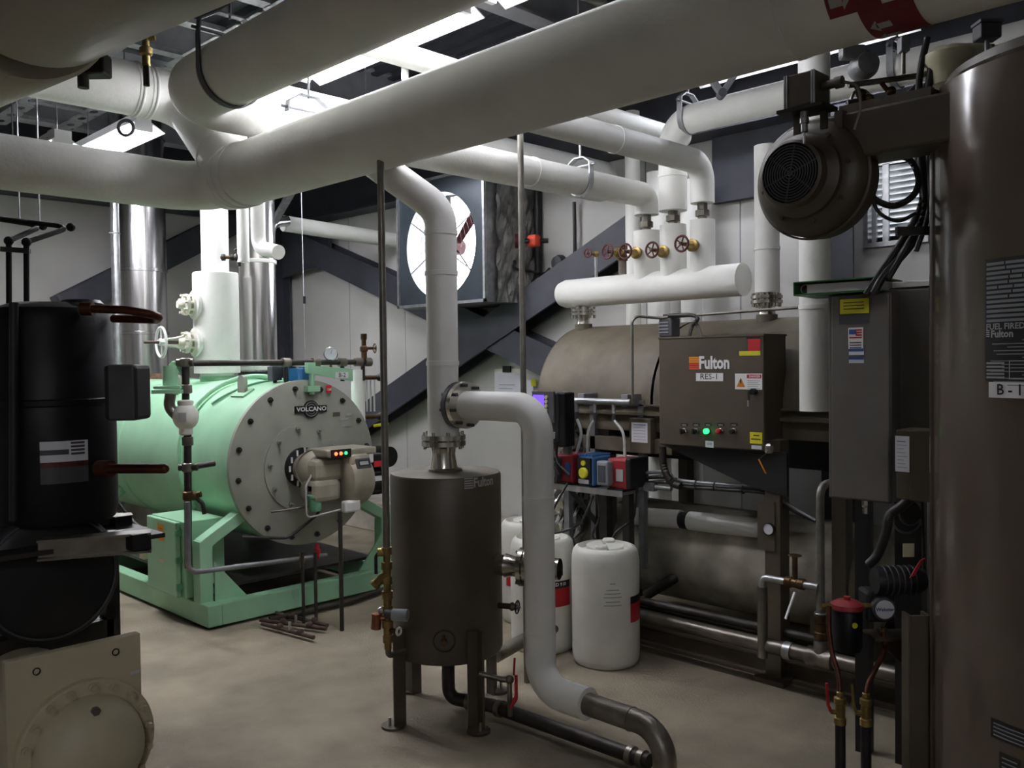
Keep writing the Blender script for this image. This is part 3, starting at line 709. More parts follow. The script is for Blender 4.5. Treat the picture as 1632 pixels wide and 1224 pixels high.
# ---------------------------------------------------------------- thin upright conduits and brass train
tw = 4.08
b0 = PD(616, 872, tw); t0 = PD(604, 262, tw)
pipe('steel_conduit', 'thin upright grey pipe left of the separator tank', [(b0.x, b0.y, b0.z), (b0.x, b0.y, 2.9)], .0165, m='conduit', seg=12)
q = PD(834, 600, 4.7)
pipe('steel_conduit', 'thin upright grey pipe behind the white branch elbow', [(q.x, q.y, .0), (q.x, q.y, 3.4)], .0165, m='conduit', seg=12)
tr = thing('brass_valve_train', 'brass valve and strainer assembly hanging beside the separator tank', 'valve', (b0.x, b0.y, PD(620, 1040, tw).z))
zb = PD(617, 1035, tw).z; H = b0.z - zb; Q = V((b0.x, b0.y, 0))
prof = [(.0001, 0)]; RND2 = random.Random(3)
for k in range(14):
    h0 = H * k / 14; h1 = H * (k + 1) / 14; r = (.017, .024, .020, .026)[k % 4]
    prof += [(r, h0), (r, h1)]
prof += [(.0001, H)]
MB().lathe(Q + Z_ * zb, Z_, prof, 14).build('stack_body', 'brass', tr)
sp = Q + Z_ * (PD(600, 928, tw).z + .04)
MB().cyl(sp, sp - UH * .055 - Z_ * .05, .022, seg=14).cyl(sp - UH * .05 - Z_ * .045, sp - UH * .06 - Z_ * .055, .027, seg=8).build('strainer_leg', 'brass', tr)
c = Q + Z_ * PD(610, 880, tw).z
MB().cyl(c, c - UH * .04, .02, seg=12).build('ball_valve', 'brass', tr)
MB().tube([c - UH * .035, c - UH * .05 - Z_ * .02, c - UH * .05 - Z_ * .1], .008, 8).build('lever', 'black', tr)
c = Q + Z_ * PD(630, 975, tw).z
MB().cyl(c - FH * .02, c - FH * .045 + UH * .035, .022, seg=14).build('solenoid_neck', 'dark_grey', tr)
MB().cyl(c - FH * .045 + UH * .03, c - FH * .06 + UH * .1, .028, seg=18).build('solenoid_cap', 'grey_plastic', tr)
c = Q + Z_ * PD(600, 985, tw).z
MB().tube([c, c - UH * .05, c - UH * .055 - Z_ * .04], .014, 10).build('copper_elbow', 'copper_new', tr)
MB().cyl(c - UH * .055 - Z_ * .05, c - UH * .05 + Z_ * .02, .024, seg=12).build('copper_coupling', 'copper_new', tr)
MB().sphere(c - UH * .03 + Z_ * .035, .017, 10).build('union_nut', 'galv', tr)
c = Q + Z_ * PD(625, 1003, tw).z
MB().cyl(c, c + UH * .05 - FH * .03, .012, seg=10).build('outlet_nipple', 'copper', tr)
MB().torus(c + UH * .055 - FH * .033, UH - FH * .6, .016, .006, 14, 6).build('outlet_ring', 'plastic_white', tr)
pr = V((SX, SY, 0)) - Q; MB().tube([Q + Z_ * (zb + .01), Q + Z_ * (zb - .03), V((Q.x, Q.y, 0)) + pr * .4 + Z_ * (zb - .03)], .014).build('tail_pipe', 'pipe_steel', tr)

# ================================================================ chemical drums
def drum(label, c, lines):
    t = thing('plastic_drum', label, 'drum', c, 'white chemical drums')
    r, h = .192, .66
    MB().lathe(c, Z_, [(.0001, 0), (r * .9, 0), (r * .96, .012), (r * .985, .04), (r, .08), (r, h - .09), (r * .99, h - .06), (r * .95, h - .025), (r * .88, h - .006), (r * .8, h), (r * .75, h - .03), (.0001, h - .034)], 40).build('body', 'plastic_white', t)
    # moulded top: two raised lobes with bungs between
    for s in (-1, 1):
        mb = MB(); pts = []
        for i in range(11):
            an = -PI * .40 + PI * .8 * i / 10; pts.append(V(c) + Z_ * (h - .035) + (UH * (math.cos(an) - .25) * s + FH * math.sin(an)) * r * .74)
        mb.prism(pts if True else pts, Z_ * .034); mb.build('top_lobe', 'plastic_white', t, bevel=.004)
    for s in (-1, 1):
        q = V(c) + (FH * .09 * s + UH * .03 * s) + Z_ * (h - .034)
        MB().lathe(q, Z_, [(.036, 0), (.036, .044), (.03, .052), (.0001, .05)], 18).build('bung', 'plastic_white', t)
    return t, r, h
def drum_label(t, c, r, a0, a1, z0, z1, band):
    fn = cyl_fn(c, r, 0, c[2], .002)
    decal('label_red_band', 'red', t, lambda x, y: fn(x * r, y), a0, z0, a1, z0 + (z1 - z0) * .72, nx=14)
    decal('label_black_band', 'print_black', t, lambda x, y: fn(x * r, y), a0, z0 + (z1 - z0) * .72, a1, z1, nx=14)
p = PZ(966, 1052, 0)
d1_, r, h = drum('white plastic chemical drum standing nearest, its label turned to the right', p, None)
va = math.atan2(-p.y, -p.x)
drum_label(d1_, p, r, va + .78, va + 2.0, .255, .40, 0)
fn = cyl_fn(p, r, va, p.z, .002)
for i, (dy, w_) in enumerate(((.0, .10), (.02, .08), (.045, .1), (.065, .09), (.085, .07), (.12, .03))):
    decal('faint_print_line', 'grey_print', d1_, fn, .04 - w_ / 2, .36 + dy, .04 + w_ / 2, .366 + dy, nx=4)
p = PZ(866, 1029, 0)
d2_, r, h = drum('white plastic drum right behind the white drop pipe with a red and black label', p, None)
va = math.atan2(-p.y, -p.x); drum_label(d2_, p, r, va - .6, va + .95, .28, .43, 0)
fn = cyl_fn(p, r + .001, va + .30, p.z, .002)
text('label_lettering', 'CERTIFIED 910', .028, 'white_print', d2_, lambda x, y: fn(x, y + .41), bold=.0006)
for i in range(3): decal('graduation_mark', 'print_black', d2_, fn, .0 + i * .03, .46, .008 + i * .03, .49, nx=1)
p = PZ(845, 985, 0)
d3_, r, h = drum('white plastic drum farthest back, half hidden by the separator tank', p, None)
va = math.atan2(-p.y, -p.x); drum_label(d3_, p, r, va - .9, va + .4, .25, .40, 0)
# ================================================================ green horizontal boiler
GY, GZ, GR = 3.40, 1.016, .575; GF = -5.47; GBK = -8.75
gb = thing('green_boiler', 'pale green horizontal boiler with a grey front plate on a green skid', 'boiler', (GF - 1.4, GY, 0))
MB().lathe((GBK, GY, GZ), X_, [(.0001, -.05), (.4, -.04), (GR, .03), (GR, GF - GBK - .03)], 72).build('shell', 'green', gb)
MB().lathe((GF, GY, GZ), X_, [(GR - .005, -.035), (GR + .006, -.03), (GR + .006, .0), (GR - .004, .006), (.0001, .006)], 72).build('front_plate', 'boiler_face', gb)
for x in (GF - .8, GF - 1.9): MB().lathe((x, GY, GZ), X_, [(GR - .004, -.05), (GR + .012, -.04), (GR + .012, .04), (GR - .004, .05)], 64).build('shell_band', 'green', gb)
# conduit hoop hugging the shell
mb = MB(); pts = []
for i in range(17):
    a = math.radians(62 + 150 * i / 16); pts.append(V((GF - .62 - .10 * math.sin(i / 16 * 3), GY + math.cos(a) * (GR + .03), GZ + math.sin(a) * (GR + .03))))
MB().smoothtube(pts, .018, 8, 3).build('shell_conduit', 'green', gb)
pts = [V((GF - .25, GY + math.cos(a) * (GR + .012), GZ + math.sin(a) * (GR + .012))) for a in [math.radians(95 + 40 * i / 8) for i in range(9)]]
pts = [V((p.x - .012 * i * 3.2, p.y, p.z)) for i, p in enumerate(pts)]
MB().smoothtube(pts, .009, 8, 3).build('thin_conduit', 'green_dark', gb)
for x in (GF - .32, GF - 1.35):
    dyl = -.30; zl = -(GR - math.sqrt(GR ** 2 - dyl ** 2)); lg = MB(); pts = [V((x - .05, GY - .012, GZ + GR - .02)), V((x + .05, GY - .012, GZ + GR - .02)), V((x + .05, GY - .012, GZ + GR + .08))] + [V((x + .05 * math.cos(a), GY - .012, GZ + GR + .08 + .05 * math.sin(a))) for a in [PI * i / 8 for i in range(1, 8)]] + [V((x - .05, GY - .012, GZ + GR + .08))]
    pts = [p + V((0, dyl, zl)) for p in pts]
    o = lg.prism(pts, Y_ * .024).build('lifting_lug', 'boiler_face', gb)
    MB().torus((x, GY + dyl, GZ + GR + .085 + zl), Y_, .024, .012, 16, 6).build('lug_eye', 'galv_dull', o)
    MB().obox((x, GY + dyl, GZ + GR + zl + .004), (.18, .1, .016), (X_, (Y_ * math.sqrt(GR ** 2 - dyl ** 2) - Z_ * dyl).normalized(), (Z_ * math.sqrt(GR ** 2 - dyl ** 2) + Y_ * dyl).normalized())).build('lug_pad', 'green', o)
# bolts of the front plate
fb = MB().cyl((0, 0, 0), (.03, 0, 0), .010, seg=6).cyl((.0, 0, 0), (.008, 0, 0), .02, seg=10)
pieces('plate_bolt', fb, 'pipe_black', gb, circle_spots((GF + .006, GY, GZ), X_, GR - .05, 16, .15))
DC = V((GF + .006, GY - .02, GZ - .03))
MB().lathe(DC, X_, [(.31, 0), (.31, .012), (.30, .014), (.0001, .014)], 56).build('inner_door', 'boiler_face', gb)
pieces('door_bolt', MB().cyl((0, 0, 0), (.045, 0, 0), .008, seg=6).cyl((0, 0, 0), (.012, 0, 0), .016, seg=8), 'boiler_face', gb, circle_spots(DC + X_ * .014, X_, .275, 10, .5))
# name badge
NB = PX(495, 652, GF + .008); fnb = plane_fn(NB, Y_, Z_, .004)
bd = MB().obox(NB + X_ * .004, (.008, .26, .05)).build('name_badge', 'black', gb)
MB().lathe(NB, X_, [(.062, 0), (.062, .01), (.0001, .01)], 28).build('badge_disc', 'black', bd)
MB().torus(NB + X_ * .011, X_, .05, .004, 28, 6).torus(NB + X_ * .011, X_, .034, .003, 24, 6).build('badge_ring', 'galv_dull', bd)
MB().box(NB + V((.009, -.125, -.022)), NB + V((.014, .125, .022))).build('badge_bar', 'print_black', bd)
text('badge_lettering', 'VOLCANO', .042, 'white_print', bd, lambda x, y: NB + X_ * .0155 + Y_ * x + Z_ * y, bold=.001, xs=1.18)
for (px, py, w_, h_, mm) in ((536, 660, .06, .028, 'brown_dust'), (556, 660, .05, .02, 'grey_print'), (548, 668, .07, .016, 'grey_print'), (552, 678, .09, .018, 'grey_print')):
    q = PX(px, py, GF + .009); decal('small_plate', mm, gb, plane_fn(q, Y_, Z_, .002), -w_ / 2, -h_ / 2, w_ / 2, h_ / 2)
# skid
SK0, SK1 = GY - .73, GY + .73
sk = MB()
for y in (SK0, SK1): 
    MB().box((GBK - .1, y - .05, .02), (-5.40, y + .05, .16)).build('skid_rail', 'green', gb, bevel=.006)
MB().box((-5.50, SK0 + .05, .02), (-5.40, SK1 - .05, .16)).build('skid_cross_rail', 'green', gb, bevel=.006)
MB().box((-7.6, SK0 + .05, .02), (-7.5, SK1 - .05, .16)).build('skid_cross_rail', 'green', gb, bevel=.006)
for x in (-5.50, -7.5):
    for s, y in ((1, SK0), (-1, SK1)):
        xx = x - .06
        l = MB().box((xx - .05, y - .045, .15), (xx + .05, y + .045, .56)).beam((xx, y - s * .015, .53), (xx, y + s * .28, .70), .1, .075).build('saddle_leg', 'green', gb, bevel=.004)
        MB().prism([(x - .006, y + s * .05, .15), (x - .006, y + s * .28, .15), (x - .006, y + s * .05, .42)], (.012, 0, 0)).build('gusset', 'green', l)
MB().box((-7.6, SK0 + .1, .22), (-5.55, SK1 - .1, .24)).build('drip_tray', 'pipe_black', gb)
# arm over the front plate with its label
za = GZ + GR + .1
a = PX(495, 589, GF + .02); b = PX(560, 594, GF + .03)
MB().prism([(a.x, a.y - .04, a.z - .025), (a.x, b.y, a.z - .09), (a.x, b.y, a.z + .0), (a.x, a.y - .04, a.z + .03)], (.03, 0, 0)).build('door_arm', 'green', gb, bevel=.003)
MB().box((a.x - .03, a.y - .03, a.z - .02), (a.x + .02, a.y + .03, a.z + .05)).build('arm_hinge', 'green', gb, bevel=.003)
c = PX(497, 615, GF + .03); MB().cyl((c.x, c.y, c.z - .06), (c.x, c.y, a.z), .02, seg=12).box((c.x - .03, c.y - .05, c.z - .04), (c.x + .03, c.y + .05, c.z + .0)).build('arm_post', 'green', gb)
q = PX(545, 598, GF + .05); fq = plane_fn(q, Y_, Z_)
sg = MB().box(q + V((-.004, -.055, -.022)), q + V((.002, .055, .022))).build('unit_sign', 'white_print', gb)
text('sign_lettering', 'B-2', .045, 'print_black', sg, lambda x, y: q + X_ * .004 + Y_ * x + Z_ * y)
q = PX(524, 620, GF + .03); o = MB().obox(q, (.006, .04, .055)).build('red_tag', 'red', gb, bevel=.002)
text('tag_number', '139', .024, 'white_print', o, lambda x, y, q=q: q + X_ * .005 + Y_ * x + Z_ * (y - .005), bold=.0006)
# rear smoke outlet of rough brick under the chrome flue
MB().lathe((-8.45, 3.5, GZ + GR - .08), Z_, [(.24, 0), (.24, .13), (.0001, .13)], 24).build('rough_collar', 'mortar_brick', gb)
# burner on the door
bc = DC + X_ * .014
bu = MB().lathe(bc + V((0, -.02, .0)), X_, [(.14, 0), (.14, .03), (.10, .04), (.10, .02)], 36).build('burner_ring', 'black', gb)
pieces('ring_slot', MB().obox((0, 0, 0), (.012, .012, .04)), 'white_print', gb, circle_spots(bc + V((.036, -.02, 0)), X_, .12, 12, 0))
MB().lathe(bc + V((0.0, -.02, 0)), X_, [(.1, 0), (.1, .1), (.13, .13)], 28).build('burner_snout', 'burner', gb)
MB().lathe(bc + V((.1, .0, .0)), X_, [(.13, 0), (.12, .04), (.09, .07), (.0001, .07)], 28).build('snout_cone', 'burner', gb)
MB().box(bc + V((.06, -.08, -.09)), bc + V((.26, .16, .07))).build('burner_body', 'burner', gb, bevel=.04)
MB().lathe(bc + V((.23, .14, -.09)), Y_, [(.0001, 0), (.12, .0), (.16, .012), (.18, .04), (.18, .15), (.16, .18), (.0001, .19)], 36).build('fan_housing', 'burner', gb)
MB().box(bc + V((.20, .15, .0)), bc + V((.36, .31, .095))).build('front_hood', 'burner', gb, bevel=.03)
MB().box(bc + V((.08, -.1, -.22)), bc + V((.28, .12, -.07))).build('gear_housing', 'burner', gb, bevel=.035)
MB().box(bc + V((.05, -.02, .085)), bc + V((.33, .38, .135))).build('top_cover', 'burner', gb, bevel=.01)
pn = MB().box(bc + V((.33, .0, .082)), bc + V((.338, .16, .138))).build('indicator_panel', 'black', gb)
for k, mm in enumerate(('led_red', 'led_red', 'led_green')):
    MB().sphere(bc + V((.34, .035 + k * .04, .11)), .012, 10).build('indicator_light', mm, pn)
dn = (X_ * .94 + Z_ * .34).normalized(); du = Y_.cross(dn) * -1
dc_ = bc + V((.372, .235, .03))
dp = MB().obox(dc_, (.016, .12, .075), (dn, Y_, du)).build('display_frame', 'dark_grey', gb, bevel=.008)
MB().obox(dc_ + dn * .008, (.004, .09, .04), (dn, Y_, du)).build('display_screen', 'black', dp)
MB().obox(dc_ + dn * .0105, (.003, .07, .024), (dn, Y_, du)).build('screen_face', 'grey_print', dp)
sv = MB().box(bc + V((.18, .33, -.02)), bc + V((.32, .47, .08))).build('servo_box', 'black', gb, bevel=.015)
MB().box(bc + V((.322, .36, -.01)), bc + V((.326, .46, .03))).build('servo_label', 'red', sv)
MB().box(bc + V((.2, .31, .02)), bc + V((.325, .36, .09))).build('servo_end', 'white_print', sv, bevel=.01)
mt = MB().lathe(bc + V((.24, .33, -.12)), Y_, [(.0001, 0), (.1, 0), (.1, .03), (.085, .035), (.085, .1), (.1, .105), (.1, .13), (.07, .15), (.0001, .15)], 28).build('burner_motor', 'black', gb)
for i in range(8):
    a_ = 2 * PI * i / 8; MB().obox(bc + V((.24 + .088 * math.cos(a_), .397, -.12 + .088 * math.sin(a_))), (.02, .07, .02), (V((math.cos(a_), 0, math.sin(a_))), Y_, V((-math.sin(a_), 0, math.cos(a_))))).build('motor_fin', 'black', mt)
MB().obox(bc + V((.335, .385, -.10)), (.004, .08, .05)).build('motor_plate', 'white_print', mt)
MB().cyl(bc + V((.1, .56, .04)), bc + V((.24, .56, .04)), .075, seg=24).build('air_horn', 'black_gloss', gb)
MB().box(bc + V((.1, .42, .0)), bc + V((.16, .56, .08))).build('air_horn_bracket', 'black', gb, bevel=.01)
fl = MB().lathe(bc + V((.22, -.06, -.28)), Z_, [(.0001, 0), (.035, .0), (.045, .02), (.045, .09), (.055, .095), (.055, .11), (.02, .13), (.0001, .13)], 20).build('filter_bowl', 'green_dark', gb)
MB().box(bc + V((.19, -.1, -.15)), bc + V((.25, -.02, -.10))).build('filter_head', 'pipe_steel', fl, bevel=.008)
MB().cyl(bc + V((.22, -.06, -.16)), bc + V((.22, .12, -.14)), .018, seg=12).build('filter_nipple', 'pipe_steel', fl)
MB().box(bc + V((.3, .09, -.30)), bc + V((.36, .22, -.22))).build('white_box', 'white_print', gb, bevel=.014)
MB().tube([bc + V((.12, -.0, .07)), bc + V((.26, .04, .10))], .022, 12).build('ignition_cable', 'galv_dull', gb)
MB().tube([bc + V((.2, -.05, .0)), bc + V((.22, -.13, -.1)), bc + V((.22, -.13, -.32)), bc + V((.3, .09, -.28))], .007, 8, bend=.03).build('oil_line', 'hose_clear', gb)
MB().tube([bc + V((.1, .03, -.16)), bc + V((.16, .03, -.30)), bc + V((.1, -.2, -.46)), bc + V((.02, -.5, -.42))], .011, 8, bend=.1).build('flex_cable', 'cable', gb)
MB().tube([bc + V((.02, -.28, -.28)), bc + V((.12, .06, -.26))], .008).build('support_rod', 'pipe_steel', gb)
# uprights feeding the burner
for k, (px, py0, py1, rr) in enumerate(((484, 880, 992, .011), (504, 880, 990, .011), (545, 815, 1000, .014))):
    q1 = PZ(px, py1, .02)
    pipe('oil_pipe', ('dark thin oil pipe left of the burner', 'dark thin oil pipe with red tap below the burner', 'dark conduit dropping to the floor below the burner motor')[k], [(q1.x, q1.y, 0), (q1.x, q1.y, PD(px, py0, (q1 - EYE).dot(FH)).z)], rr, m='pipe_black', seg=10)
for k, (px0, py0, px1, py1) in enumerate(((415, 988, 520, 1002), (440, 977, 522, 997), (418, 994, 500, 1016))):
    a, b = PZ(px0, py0, .03), PZ(px1, py1, .03)
    o = pipe('oil_pipe', ('rusty floor pipe run nearest the skid', 'rusty floor pipe run in the middle of three', 'rusty floor pipe run farthest from the skid')[k], [a, b], .013, m='rust', seg=10)
    for s in (.35, .75): MB().sphere(a + (b - a) * s + Z_ * .01, .024, 10).build('pipe_fitting', 'rust', o)
    MB().cyl(a + (b - a) * .55 + Z_ * .0, a + (b - a) * .55 + Z_ * .06, .009, seg=8).build('cap_fitting', 'galv', o)
for k, (px, py) in enumerate(((481, 893), (506, 878))):
    c = PD(px, py, 6.0); MB_ = MB().obox(c, (.05, .02, .03)); tag(MB_.cyl(c - Z_ * .05, c + Z_ * .05, .014, seg=8).build('oil_valve', ('brass', 'red')[k]), ('small brass valve on the thin oil pipe', 'small red tap on the thin oil pipe')[k], 'valve')
# pipes low behind the boiler
for k, z in enumerate((.12, .2)):
    pipe('steel_pipe', ('lower dark pipe along the foot of the curb', 'upper dark pipe along the foot of the curb')[k], [(-6.9, 5.30 - k * .06, z), (-4.4, 5.30 - k * .06, z)], .03, m='pipe_black', seg=12)
pipe('steel_pipe', 'dark long pipe crossing the floor behind the boiler legs', [PZ(430, 988, .03), PZ(560, 958, .03), PZ(612, 940, .03)], .02, m='pipe_black', seg=10)
o = pipe('steel_pipe', 'dark upright stub pipe behind the burner motor', [(-5.75, 4.75, .0), (-5.75, 4.75, .7)], .025, m='bronze_dark', seg=12)
pipe('steel_pipe', 'grey conduit running level in front of the boiler saddle', [PX(299, 800, -5.34), PX(300, 905, -5.34), PX(310, 912, -5.33), PX(520, 885, -5.28)], .017, m='galv_dull', seg=12, bend=.05)
# electrical enclosure on the skid
a = PY(232, 820, SK0 - .12); b = PY(281, 955, SK0 - .12)
t = thing('electrical_enclosure', 'green electrical enclosure with yellow warning sticker on the boiler skid', 'enclosure', ((a.x + b.x) / 2, SK0 - .05, b.z))
MB().box((a.x, SK0 - .08, b.z), (b.x + .05, SK0 + .2, a.z)).build('body', 'green', t, bevel=.006)
MB().box((a.x, SK0 - .115, b.z + .005), (b.x, SK0 - .082, a.z - .005)).build('door', 'green', t, bevel=.008)
for z in (.15, .5, .85): MB().box((b.x - .005, SK0 - .12, b.z + (a.z - b.z) * z - .02), (b.x + .015, SK0 - .075, b.z + (a.z - b.z) * z + .02)).build('hinge', 'green_dark', t)
xc = (a.x + b.x) / 2; fd = plane_fn((xc, SK0 - .1165, 0), X_, Z_)
decal('warning_sticker', 'orange', t, fd, -.05, a.z - .15, .05, a.z - .04)
for i in range(4): decal('sticker_line', 'print_black', t, plane_fn((xc, SK0 - .118, 0), X_, Z_), -.03, a.z - .13 + i * .02, .03, a.z - .126 + i * .02)
decal('small_sticker', 'cream', t, fd, -.045, a.z - .30, .045, a.z - .275)
for k in range(2):
    tag(MB().smoothtube([PD(178 + 9 * k, 800, 6.4), PD(196 + 9 * k, 822, 6.4), PD(212 + 8 * k, 838, 6.35), PD(232 + 6 * k, 845, 6.3)], .014, 8).build('cable', 'cable'), ('left black cable sagging behind the green enclosure', 'right black cable sagging behind the green enclosure')[k], 'cable')
q = PY(226, 865, SK0 - .06)
t = thing('switch_box', 'cream emergency switch box with red button behind the green enclosure', 'switch', (q.x - .02, SK0 - .02, q.z - .1))
MB().box((q.x - .05, SK0 - .06, q.z - .12), (q.x + .02, SK0 + .04, q.z + .1)).build('body', 'cream', t, bevel=.004)
MB().cyl((q.x - .015, SK0 - .06, q.z - .01), (q.x - .015, SK0 - .1, q.z - .01), .028, seg=14).build('red_button', 'red', t)
MB().cyl((q.x - .015, SK0 - .06, q.z + .05), (q.x - .015, SK0 - .07, q.z + .05), .03, seg=14).build('orange_ring', 'orange', t)

# ---------------------------------------------------------------- low-water float chamber with its pipework
xw = 5.75
def G(px, py, w=xw): return PD(px, py, w)
t = thing('float_chamber', 'white ball float chamber with green head on the side of the green boiler', 'valve', G(295, 905))
MB().tube([G(296, 578), G(296, 650)], .024, 14).build('upper_pipe', 'pipe_black', t)
MB().tube([G(299, 690), G(300, 905)], .024, 14).build('lower_pipe', 'pipe_black', t)
c = G(296, 664)
MB().sphere(c, .082, 24, (1, 1, 1.08)).build('float_ball', 'plastic_white', t)
MB().lathe(c + Z_ * .07, Z_, [(.04, 0), (.05, .01), (.05, .03), (.03, .04)], 18).build('ball_neck', 'plastic_white', t)
MB().lathe(c - Z_ * .12, Z_, [(.03, 0), (.045, .01), (.045, .03), (.04, .06)], 18).build('ball_base', 'plastic_white', t)
o = MB().obox(c + X_ * .06 - Y_ * .05, (.01, .05, .06), (X_ + Y_ * -.8, Y_ + X_ * .8, Z_)).build('ball_plate', 'grey_print', t)
h = G(272, 625)
MB().tube([c - UH * .05, c - UH * .11 + Z_ * .06, h - Z_ * .01], .035, 16).build('side_arm', 'pipe_steel', t)
MB().obox(h + Z_ * .005, (.19, .16, .025), (UH, FH, Z_)).obox(h + Z_ * .032, (.17, .14, .02), (UH, FH, Z_)).build('head_flange', 'green', t, bevel=.004)
MB().cyl(h + Z_ * .04, h + Z_ * .17, .048, seg=24).build('head_cover', 'green', t)
MB().tube([h + Z_ * .17, h + Z_ * .2 + UH * .03, h + Z_ * .1 + UH * .09, h + Z_ * .05 + UH * .1], .011, 8).build('head_conduit', 'green', t)
for (px, py) in ((296, 578), (297, 620), (299, 703), (299, 745), (300, 790)):
    q = G(px, py); MB().lathe(q - Z_ * .03, Z_, [(.028, 0), (.036, .006), (.036, .054), (.028, .06)], 14).build('pipe_tee', 'pipe_steel' if py < 780 else 'bronze_dark', t)
q = G(300, 745); MB().cyl(q - UH * .06, q + UH * .06, .022, seg=12).cyl(q, q + UH * .13 + FH * .12 + Z_ * .012, .02, seg=12).build('side_nipple', 'pipe_black', t)
q = G(308, 790); MB().sphere(q, .032, 12).cyl(q, q + UH * .05 + Z_ * .01, .02, seg=10).build('blowdown_valve', 'bronze_dark', t)
MB().tube([q, q + UH * .06 - Z_ * .05, q + UH * .07 - Z_ * .12], .014, 8).build('valve_lever', 'pipe_black', t)
q = G(296, 578); MB().cyl(q - UH * .055, q + UH * .05, .026, seg=12).build('cross_fitting', 'pipe_steel', t)

# long dark trim pipe above the boiler
a = G(300, 579); b = PX(588, 577, GF - .08)
tp = pipe('steel_pipe', 'long dark trim pipe above the top of the green boiler', [a + Z_ * .0, b], .021, m='pipe_black', seg=14)
for s in (.5, .67, .83, .93, .99):
    q = a + (b - a) * s; seam(tp, q, b - a, .021, w=.06, m='pipe_steel', name='pipe_coupling', up=.012)
for s in (.5, .83, .96):
    q = a + (b - a) * s; MB().tube([q, q - Z_ * .14], .016, 10).build('drop_pipe', 'pipe_black', tp)
q = PX(527, 564, GF - .08)
t = thing('pressure_gauge', 'round pressure gauge with blue dial on the dark trim pipe', 'gauge', q - Z_ * .06)
gd = (X_ * .86 - Y_ * .5).normalized()
MB().lathe(q - gd * .02, gd, [(.0001, 0), (.052, 0), (.052, .03), (.045, .034), (.045, .028)], 28).build('case', 'chrome', t)
MB().cyl(q + gd * .0, q + gd * .009, .0455, seg=28).build('dial', 'paper', t)
MB().beam(q + gd * .011, q + gd * .011 + Z_ * .03 - gd.cross(Z_) * .01, .004, .003).build('needle', 'print_blue', t)
MB().cyl(q - Z_ * .05, q - Z_ * .1, .01, seg=8).build('stem', 'brass', t)
q = PX(580, 555, GF - .08)
t = thing('gate_valve', 'small brass gate valve with handwheel at the end of the trim pipe', 'valve', q - Z_ * .08)
MB().lathe(q - Z_ * .09, Z_, [(.0001, 0), (.022, 0), (.022, .06), (.03, .07), (.03, .1), (.018, .11), (.018, .15), (.024, .16), (.024, .2), (.0001, .2)], 14).build('body', 'bronze_dark', t)
MB().cyl(q, q + Y_ * .08, .012, seg=10).build('bonnet', 'bronze_dark', t); handwheel(t, q + Y_ * .1, Y_ + X_ * .3, .035, 'bronze_dark')
# blue control switches
for k, px in enumerate((463, 485)):
    q = PX(px, 597, GF - .12); t = thing('control_switch', ('blue pressure switch left of the green arm', 'blue pressure switch touching the green arm')[k], 'switch', q - Z_ * .06, 'blue pressure switches')
    MB().obox(q, (.08, .075, .09)).build('body', 'blue', t, bevel=.006); MB().cyl(q - Z_ * .045, q - Z_ * .1, .016, seg=10).build('stem', 'pipe_black', t)
    MB().obox(q + Z_ * .05, (.06, .055, .012)).build('cover_lip', 'blue', t)
q = PX(438, 595, GF - .2); t = thing('control_switch', 'dark grey switch box beside the blue switches', 'switch', q - Z_ * .06)
MB().obox(q, (.07, .08, .1)).build('body', 'dark_grey', t, bevel=.006); MB().cyl(q - Z_ * .05, q - Z_ * .1, .014, seg=10).build('stem', 'pipe_black', t); MB().obox(q + Z_ * .055, (.05, .05, .012)).build('cover_lip', 'dark_grey', t)
# water column with gauge glass at right of front plate
q = PX(571, 640, GF - .12)
t = thing('water_column', 'white wrapped water column with gauge glass on the right of the boiler front', 'gauge', (q.x, q.y, q.z - .2))
MB().tube([(q.x, q.y, q.z - .22), (q.x, q.y, q.z + .24)], .052, 20).build('jacket', 'insul', t)
for s in (-1, 0, 1): MB().cyl((q.x + .02, q.y + .1 + s * .035, q.z - .08), (q.x + .02, q.y + .1 + s * .035, q.z + .16), .007, seg=8).build('gauge_glass', 'hose_clear', t)
for z in (-.12, .18):
    MB().cyl((q.x + .02, q.y, q.z + z), (q.x + .02, q.y + .17, q.z + z), .018, seg=10).build('gauge_cock', 'bronze_dark', t)
    MB().sphere((q.x + .03, q.y + .18, q.z + z), .03, 12).build('cock_knob', 'black', t)
MB().cyl((q.x + .03, q.y + .12, q.z - .19), (q.x + .05, q.y + .24, q.z - .18), .012, seg=8).build('yellow_lever', 'yellow', t)

# ================================================================ flues and white steam vessel on the boiler
c = V((-8.45, 3.5, 0)); zb = GZ + GR + .05
t = thing('flue_stack', 'wide shiny steel flue standing on the rear of the green boiler', 'flue', c + Z_ * zb)
prof_r = .232
MB().lathe(c + Z_ * zb, Z_, [(.0001, 0), (prof_r, 0), (prof_r, ZC - zb)], 48).build('pipe', 'chrome', t)
for z in (.36, .95, 1.7, 2.2): MB().lathe(c + Z_ * (zb + z), Z_, [(prof_r - .003, 0), (prof_r + .012, .004), (prof_r + .012, .03), (prof_r - .003, .034)], 48).build('band', 'chrome', t)
q = c + UH * -.2 - FH * .16 + Z_ * (zb + .42); MB().cyl(q, q - UH * .08, .018, seg=10).cyl(q - UH * .07, q - UH * .1, .028, seg=10).build('test_port', 'white_print', t)
q = PD(185, 450, 8.0)
t = pipe('flat_conduit', 'narrow pale duct strip left of the wide flue', [(q.x, q.y, 0), (q.x, q.y, ZC)], .04, m='galv', seg=4)
for z in (.8, 1.5, 2.2, 2.9): MB().obox((q.x, q.y, z), (.075, .075, .012), (UH, FH, Z_)).build('joint_band', 'galv_dull', t)
vx = PY(345, 520, 3.4); vc = V((vx.x, 3.4, 0)); zb = GZ + GR - .02
t = thing('steam_vessel', 'thick white insulated steam vessel with valves on top of the green boiler', 'vessel', vc + Z_ * zb)
